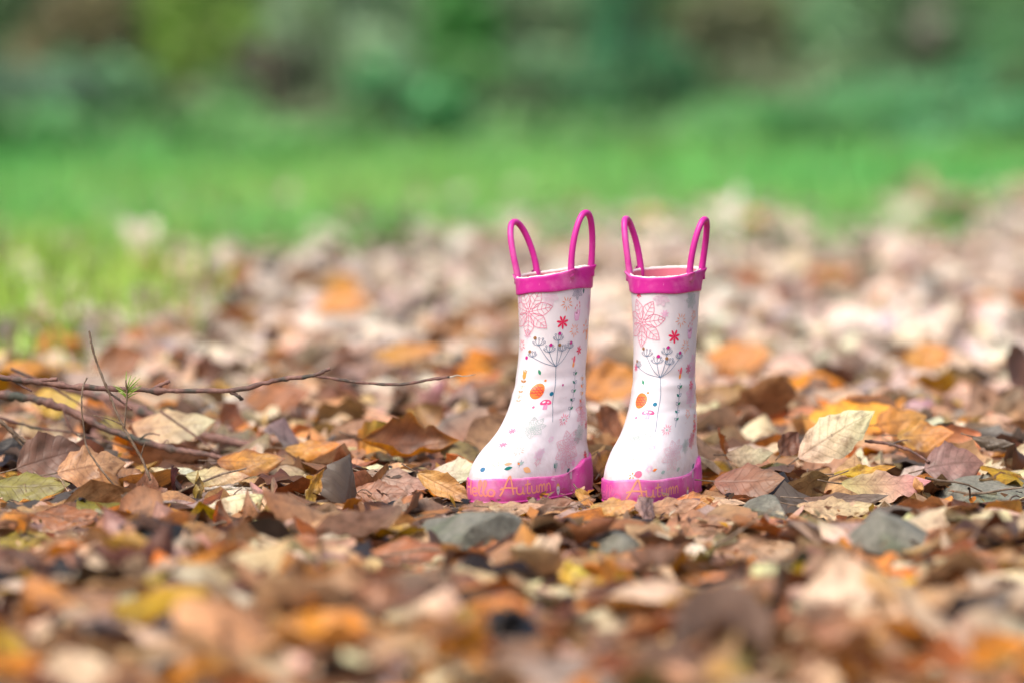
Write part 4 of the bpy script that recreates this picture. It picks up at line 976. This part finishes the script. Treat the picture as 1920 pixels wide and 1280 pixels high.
    I.oval(-1, -1, .5, .6, (.02, .15, .12)); I.oval(1, -1, .5, .6, (.02, .15, .12)); I.build('acorn_print', sole)
    return b
bootL = make_boot(1037, R(33), 4.0, 0, 'left pink and white rain boot, turned sideways, with Hello Autumn readable on its sole')
bootR = make_boot(1248, R(20), .5, 1, 'right pink and white rain boot with a pale mauve leaf before its sole')
#@@BACK
# ------------------------------------------------------------------ grass
def grass(n, fn, h0, h1, wd):
    x, y, dens = fn(n); keep = rg.random(n) < dens; x, y = x[keep], y[keep]; n = len(x)
    h = rg.uniform(h0, h1, n); a = rg.uniform(0, 6.28, n); ln = h*rg.uniform(.1, .7, n); w_ = wd*rg.uniform(.6, 1.3, n)
    z0 = hgt(x, y)*np.clip((9-y)/3, 0, 1)
    ca, sa = np.cos(a), np.sin(a); V = np.empty((n, 7, 3))
    for k, (t, ww) in enumerate([(0, 1), (.4, .85), (.75, .55)]):
        cx, cy = x+ln*ca*t*t, y+ln*sa*t*t
        V[:, 2*k] = np.stack([cx-sa*w_*ww, cy+ca*w_*ww, z0+h*t*(1-.15*t)], -1); V[:, 2*k+1] = np.stack([cx+sa*w_*ww, cy-ca*w_*ww, z0+h*t*(1-.15*t)], -1)
    V[:, 6] = np.stack([x+ln*ca, y+ln*sa, z0+h*.85], -1)
    F = np.array([[0, 1, 3, 2], [2, 3, 5, 4], [4, 5, 6, 6]])
    F4 = (F[:2][None]+(np.arange(n)*7)[:, None, None]).reshape(-1, 4); F3 = (np.array([[4, 5, 6]])[None]+(np.arange(n)*7)[:, None, None]).reshape(-1, 3)
    big = .5+.5*np.sin(x*1.9+y*.9+1)*np.cos(x*.8-y*1.7)
    c = np.array([.14, .64, .15])*(1-big[:, None])+np.array([0.37, .74, .16])*big[:, None]
    bl = np.clip((-x-.25)/1.0, 0, 1)[:, None]*np.clip((y[:, None]-3)/1.5, 0, 1); yl = np.clip((4.2-y)/1.2, 0, 1)[:, None]; c = c*(1-yl)+np.array([.34, .62, .07])*yl; c = c*(1-bl*.75)+np.array([.08, .52, .10])*bl*.75
    c = c*rg.normal(1, .2, (n, 1)); dry = rg.random(n) < .05; c[dry] = (.4, .33, .14)
    return V.reshape(-1, 3), F4, F3, np.repeat(np.clip(c, .01, .8), 7, 0)
def band(n):
    y = rg.uniform(3.7, 10.5, n); x = rg.uniform(-1, 1, n)*(.09*(y+D)+1.4)
    d = y+D; edge = 9.0+.55*np.sin(x*2.1+.6)+.35*np.sin(x*5.3+1)+np.clip(x-.5, 0, .6)*4.2
    return x, y, np.clip((d-edge+1.2)/2.0, 0.02, 1)*(y < 7.3+.5*np.sin(x*2.3)+.3*np.sin(x*6.1+2))
def back(n):
    y = rg.uniform(5.2, 8.3, n); x = rg.uniform(-1, 1, n)*(.09*(y+D)+1.4)
    return x, y, np.clip((np.sin(x*4.1+y)*np.sin(y*2.3-x*1.7)+.35)*1.2, 0, 1)*np.clip((y-5.0)/1.6, 0, 1)
def patch(n):
    y = rg.uniform(1.2, 4.6, n); d = y+D; x = -rg.uniform(.045*d, .09*d+.9, n)
    return x, y, np.clip((-x-.05*d)/.25, 0, 1)*np.clip((y-1.2)/1.0, 0, 1)*(.2+.8*(np.sin(x*9+y*3)*np.sin(y*4+x*2) > -.1))
def stray(n):
    y = rg.uniform(1.5, 5, n); x = rg.uniform(-1, 1, n)*(.09*(y+D)+.3); return x, y, (np.sin(x*7+2)*np.sin(y*5+1) > .55)*.8
Vs, Fq, Cs, off = [], [], [], 0
for n, fn, h0, h1, wd in [(95000, band, .02, .065, .0022), (7000, back, .04, .11, .003), (15000, patch, .03, .11, .0030), (2500, stray, .015, .04, .0016)]:
    V, F4, F3, c = grass(n, fn, h0, h1, wd)
    F3q = np.concatenate([F3, F3[:, 2:]], 1)
    Vs.append(V); Fq.append((F4+off, F3+off)); Cs.append(c); off += len(V)
V = np.concatenate(Vs); col = np.concatenate(Cs)
me = bpy.data.meshes.new('grass'); f4 = np.concatenate([a for a, b in Fq]); f3 = np.concatenate([b for a, b in Fq])
me.vertices.add(len(V)); me.vertices.foreach_set('co', V.astype(np.float32).ravel())
lp = np.concatenate([f4.ravel(), f3.ravel()]).astype(np.int32); me.loops.add(len(lp)); me.loops.foreach_set('vertex_index', lp)
st = np.concatenate([np.arange(len(f4))*4, len(f4)*4+np.arange(len(f3))*3]).astype(np.int32); me.polygons.add(len(st)); me.polygons.foreach_set('loop_start', st)
me.update(calc_edges=True)
a = me.color_attributes.new(name='col', type='FLOAT_COLOR', domain='POINT'); cc = np.ones((len(V), 4), np.float32); cc[:, :3] = col; a.data.foreach_set('color', cc.ravel())
me.materials.append(M_grass); me.validate()
add('grass', me, kind='stuff', label='short bright green grass growing beyond the fallen leaves', category='grass')

# ------------------------------------------------------------------ undergrowth and shrubs behind the grass
def bush_leaves(n, rx, ry, h, size, col, seed, shape='dome'):
    r = np.random.default_rng(seed); k = 9
    lob = np.stack([r.uniform(-.6, .6, k)*rx, r.uniform(-.6, .6, k)*ry, r.uniform(.04, .78, k)*h], -1); lr = r.uniform(.3, .5, k)
    i = r.integers(0, k, n); v = r.normal(size=(n, 3)); v /= np.linalg.norm(v, axis=1)[:, None]; v *= (r.random(n)**.4)[:, None]
    c = lob[i]+v*lr[i][:, None]*np.array([rx, ry, h*.7]); c[:, 2] = np.clip(c[:, 2], .01, None)
    a, b = r.normal(size=(n, 3)), r.normal(size=(n, 3)); a /= np.linalg.norm(a, axis=1)[:, None]; b -= a*(a*b).sum(1)[:, None]; b /= np.linalg.norm(b, axis=1)[:, None]
    s = size*r.uniform(.6, 1.3, n)[:, None]; nn = np.cross(a, b)*s*.15
    V = np.stack([c-a*s, c-b*s*.45+nn, c+a*s, c+b*s*.45+nn], 1)
    cl = (np.array(col)*.55+np.array([.045, .10, .045])*.45)*r.normal(1, .22, (n, 1))*r.normal(1, .08, (n, 3)); cl = cl*2.7+np.array([.03, .05, .03]); cl *= 1.0*(1+.25*np.sin(i*2.4))[:, None]
    return V.reshape(-1, 3), np.arange(n*4).reshape(-1, 4), np.repeat(np.clip(cl, .004, .7), 4, 0)
def plant(name, px, d, rx, h, n, size, col, label, group, seed, stems=5):
    x = (px-960)*PX*d; y = d-D
    o = add(name, None, loc=(x, y, 0), label=label, category='shrub' if 'shrub' in name else 'plant', group=group)
    V, F, c = bush_leaves(n, rx, rx*.7, h, size, col, seed)
    add('foliage', mk_mesh('foliage', V, F, col=c, mat=M_foliage, smooth=False), parent=o)
    Vs, Fs = [], []; off = 0; r = random.Random(seed)
    for k in range(stems):
        a = r.uniform(0, 6.28); q = r.uniform(.2, .6)
        P = [(0+.02*math.cos(a), .02*math.sin(a), -.01), (rx*q*.4*math.cos(a), rx*q*.3*math.sin(a), h*.4), (rx*q*math.cos(a), rx*.7*q*math.sin(a), h*.8)]
        v, f = tube(smooth_path(P, 5), np.linspace(.006, .002, 11)*(1+h), 6, cap=False); Vs.append(v); Fs += [[i+off for i in q_] for q_ in f]; off += len(v)
    add('stem', mk_mesh('stem', np.concatenate(Vs), Fs, mat=M_trunk), parent=o)
UG = 'low undergrowth plants along the far edge of the grass'; SG = 'shrubs behind the undergrowth'
DG, TG, VG, YG, PG2, BRW, GB, MG, BT = (.025, .05, .02), (.01, .16, .085), (.02, .20, .02), (.10, .17, .015), (.14, .27, .15), (.15, .09, .055), (.13, .13, .085), (.07, .17, .06), (.07, .13, .11)
low = [(20, 12.3, .22, .12, (.06, .24, .07), 'short grassy'), (330, 12.5, .25, .12, (.08, .24, .06), 'tufted grassy'), (560, 12.2, .22, .10, (.09, .26, .07), 'light tufty'), (1010, 12.2, .22, .11, (.09, .27, .07), 'lime tinted'),
       (1290, 12.4, .26, .12, (.08, .25, .07), 'soft tufted'), (1480, 12.5, .25, .15, (.06, .24, .08), 'rounded leafy'), (1760, 12.6, .3, .20, (.06, .26, .11), 'broad fresh'), (60, 12.7, .20, .20, BT, 'dull blue green'), (190, 13.0, .16, .22, (.05, .18, .08), 'teal green'), (290, 13.1, .15, .16, GB, 'brownish grey'), (395, 13.3, .13, .16, MG, 'mid green'),
       (650, 12.6, .18, .15, GB, 'faded brown green'), (770, 12.5, .17, .20, (.015, .19, .06), 'vivid green'), (870, 13.1, .12, .22, (.02, .15, .015), 'bright leafy green'), (960, 12.8, .14, .18, DG, 'very dark green'),
       (1070, 13.4, .14, .20, (.03, .15, .07), 'bluish green'), (1215, 12.9, .13, .26, (.008, .13, .05), 'deep emerald'), (1330, 13.6, .14, .16, (.07, .13, .05), 'plain olive'), (1430, 13.8, .18, .18, GB, 'dry grey brown'),
       (1560, 13.9, .18, .20, (.10, .17, .09), 'soft grey green'), (1700, 14.2, .17, .16, (.06, .08, .05), 'dark brownish'), (1850, 13.4, .16, .20, (.03, .22, .11), 'bright sea green'), (1990, 13.3, .2, .22, MG, 'leafy mid green'), (-60, 13.4, .2, .24, DG, 'dark shadowy')]
for i, (px, d, rx, h, col, w_) in enumerate(low):
    side = 'left' if px < 640 else ('centre' if px < 1280 else 'right')
    plant('undergrowth_plant', px, d, rx, h, 1500, .020, col, f'{w_} low plant at the edge of the grass, {side} of the photo', UG, 100+i)
mid = [(20, 14.3, .24, .5, DG, 'dark green'), (120, 14.0, .20, .42, BRW, 'russet brown'), (215, 14.6, .2, .5, (.05, .13, .05), 'moss green'), (300, 14.3, .20, .45, (.06, .09, .05), 'brown green'), (385, 14.0, .15, .5, (.14, .26, .01), 'yellow green'),
       (490, 14.5, .2, .45, (.07, .12, .04), 'dull olive'), (610, 13.7, .24, .5, (.20, .33, .20), 'pale silvery green'), (720, 14.6, .2, .45, (.13, .22, .12), 'soft green'), (845, 14.2, .12, .4, VG, 'vivid leaf green'), (900, 14.7, .22, .5, (.05, .10, .05), 'dusky green'),
       (1000, 14.4, .24, .5, (.16, .27, .16), 'greyish green'), (1110, 14.6, .2, .5, (.05, .17, .08), 'cool green'), (1190, 14.1, .14, .45, TG, 'deep teal green'), (1290, 14.5, .17, .5, (.05, .15, .04), 'fresh green'), (1380, 14.3, .16, .4, (.12, .11, .06), 'brown tinged'),
       (1470, 14.6, .22, .5, (.16, .36, .17), 'light green'), (1590, 14.9, .2, .5, (.06, .13, .06), 'muted green'), (1690, 15.2, .18, .42, (.05, .065, .04), 'very dark brown green'), (1880, 14.6, .22, .30, (.05, .17, .07), 'spreading green'), (1990, 14.8, .26, .5, MG, 'outermost green')]
for i, (px, d, rx, h, col, w_) in enumerate(mid):
    side = 'left' if px < 640 else ('centre' if px < 1280 else 'right')
    plant('shrub', px, d, rx, h, 2600, .026, col, f'{w_} leafy shrub in the middle row, {side} of the photo', SG, 200+i)
for i, (px, d, rx, h, col) in enumerate([(-1100, 16, .9, 1.7, MG), (-500, 15.8, .8, 1.5, DG), (-40, 16.4, .6, 1.6, (.04, .09, .03)), (330, 16.2, .6, 1.5, (.05, .12, .04)), (640, 16.5, .6, 1.7, (.08, .16, .08)), (930, 16.3, .55, 1.5, (.05, .12, .05)), (1230, 16.4, .6, 1.6, (.03, .11, .05)),
                                       (1500, 16.6, .6, 1.5, (.07, .15, .07)), (1800, 17.2, .7, 1.7, (.05, .10, .05)), (2200, 16.2, .7, 1.5, MG), (2700, 15.8, .9, 1.8, (.04, .13, .04))]):
    s_ = ['far outside left', 'outer left', 'left corner', 'left third', 'left of centre', 'centre', 'right of centre', 'right third', 'right corner', 'outer right', 'far outside right'][i]
    plant('shrub', px, d, rx, h, 5200, .045, col, f'tall dense green shrub in the back row, {s_}', SG, 300+i, 8)
# a dark mossy stump, a leaning trunk and a fallen pale log among the shrubs
def put(px, d, z=0): return np.array([(px-960)*PX*d, d-D, z])
p = put(498, 13.4)
th_ = np.linspace(0, 2*math.pi, 28, endpoint=False); V = []
for zz, rr_ in [(-.02, .115), (.02, .098), (.06, .084), (.12, .078), (.18, .074), (.21, .070), (.215, .05), (.205, .001)]:
    V.append(np.stack([np.cos(th_)*rr_*(1+.12*np.sin(th_*5)+.06*np.sin(th_*11+zz*30)), np.sin(th_)*rr_*(1+.12*np.sin(th_*5)), np.full(28, zz)+.012*np.sin(th_*3)*(zz > .17)], -1))
add('tree_stump', mk_mesh('tree_stump', np.array(V).reshape(-1, 3), grid_faces(8, 28, True), mat=M_trunk), loc=tuple(p), label='dark mossy tree stump at the far edge of the grass', category='stump')
P_ = smooth_path([put(1700, 15.0, .20), put(1780, 14.95, .21), put(1900, 14.9, .225), put(2050, 14.9, .20), put(2200, 14.9, .05)], 8)
V, F = tube(P_, np.linspace(.045, .06, len(P_)), 14, knob=.02); add('fallen_log', mk_mesh('fallen_log', V, F, mat=M_log), label='pale fallen log lying across the undergrowth at top right', category='log')
for i, (px, d, r_, lab) in enumerate([(700, 18.5, .16, 'left'), (1640, 19.5, .2, 'right'), (-300, 18, .18, 'outermost left'), (2300, 18.5, .17, 'outermost right')]):
    o = add('tree', None, loc=tuple(put(px, d)), label=f'tall tree rising behind the shrubs, {lab}' , category='tree', group='trees behind the shrubs')
    Pt = smooth_path([(0, 0, -.05), (.05, 0, 1.5), (-.05, .1, 3.2), (.1, .1, 5)], 6); V, F = tube(Pt, np.linspace(r_, r_*.45, len(Pt)), 14, knob=.02); tr = add('trunk', mk_mesh('trunk', V, F, mat=M_trunk), parent=o)
    for k in range(5):
        a = k*1.3+i; z_ = 2.4+k*.5; Pl = smooth_path([(0, .05, z_), (.6*math.cos(a), .6*math.sin(a), z_+.4), (1.3*math.cos(a), 1.3*math.sin(a), z_+.9)], 5)
        V, F = tube(Pl, np.linspace(r_*.35, .015, len(Pl)), 7); add('limb', mk_mesh('limb', V, F, mat=M_trunk), parent=tr)
    V, F, c = bush_leaves(7000, 1.9, 1.9, 3.0, .07, (.06, .13, .03), 400+i); V[:, 2] += 2.6
    add('crown', mk_mesh('crown', V, F, col=c, mat=M_foliage, smooth=False), parent=o)
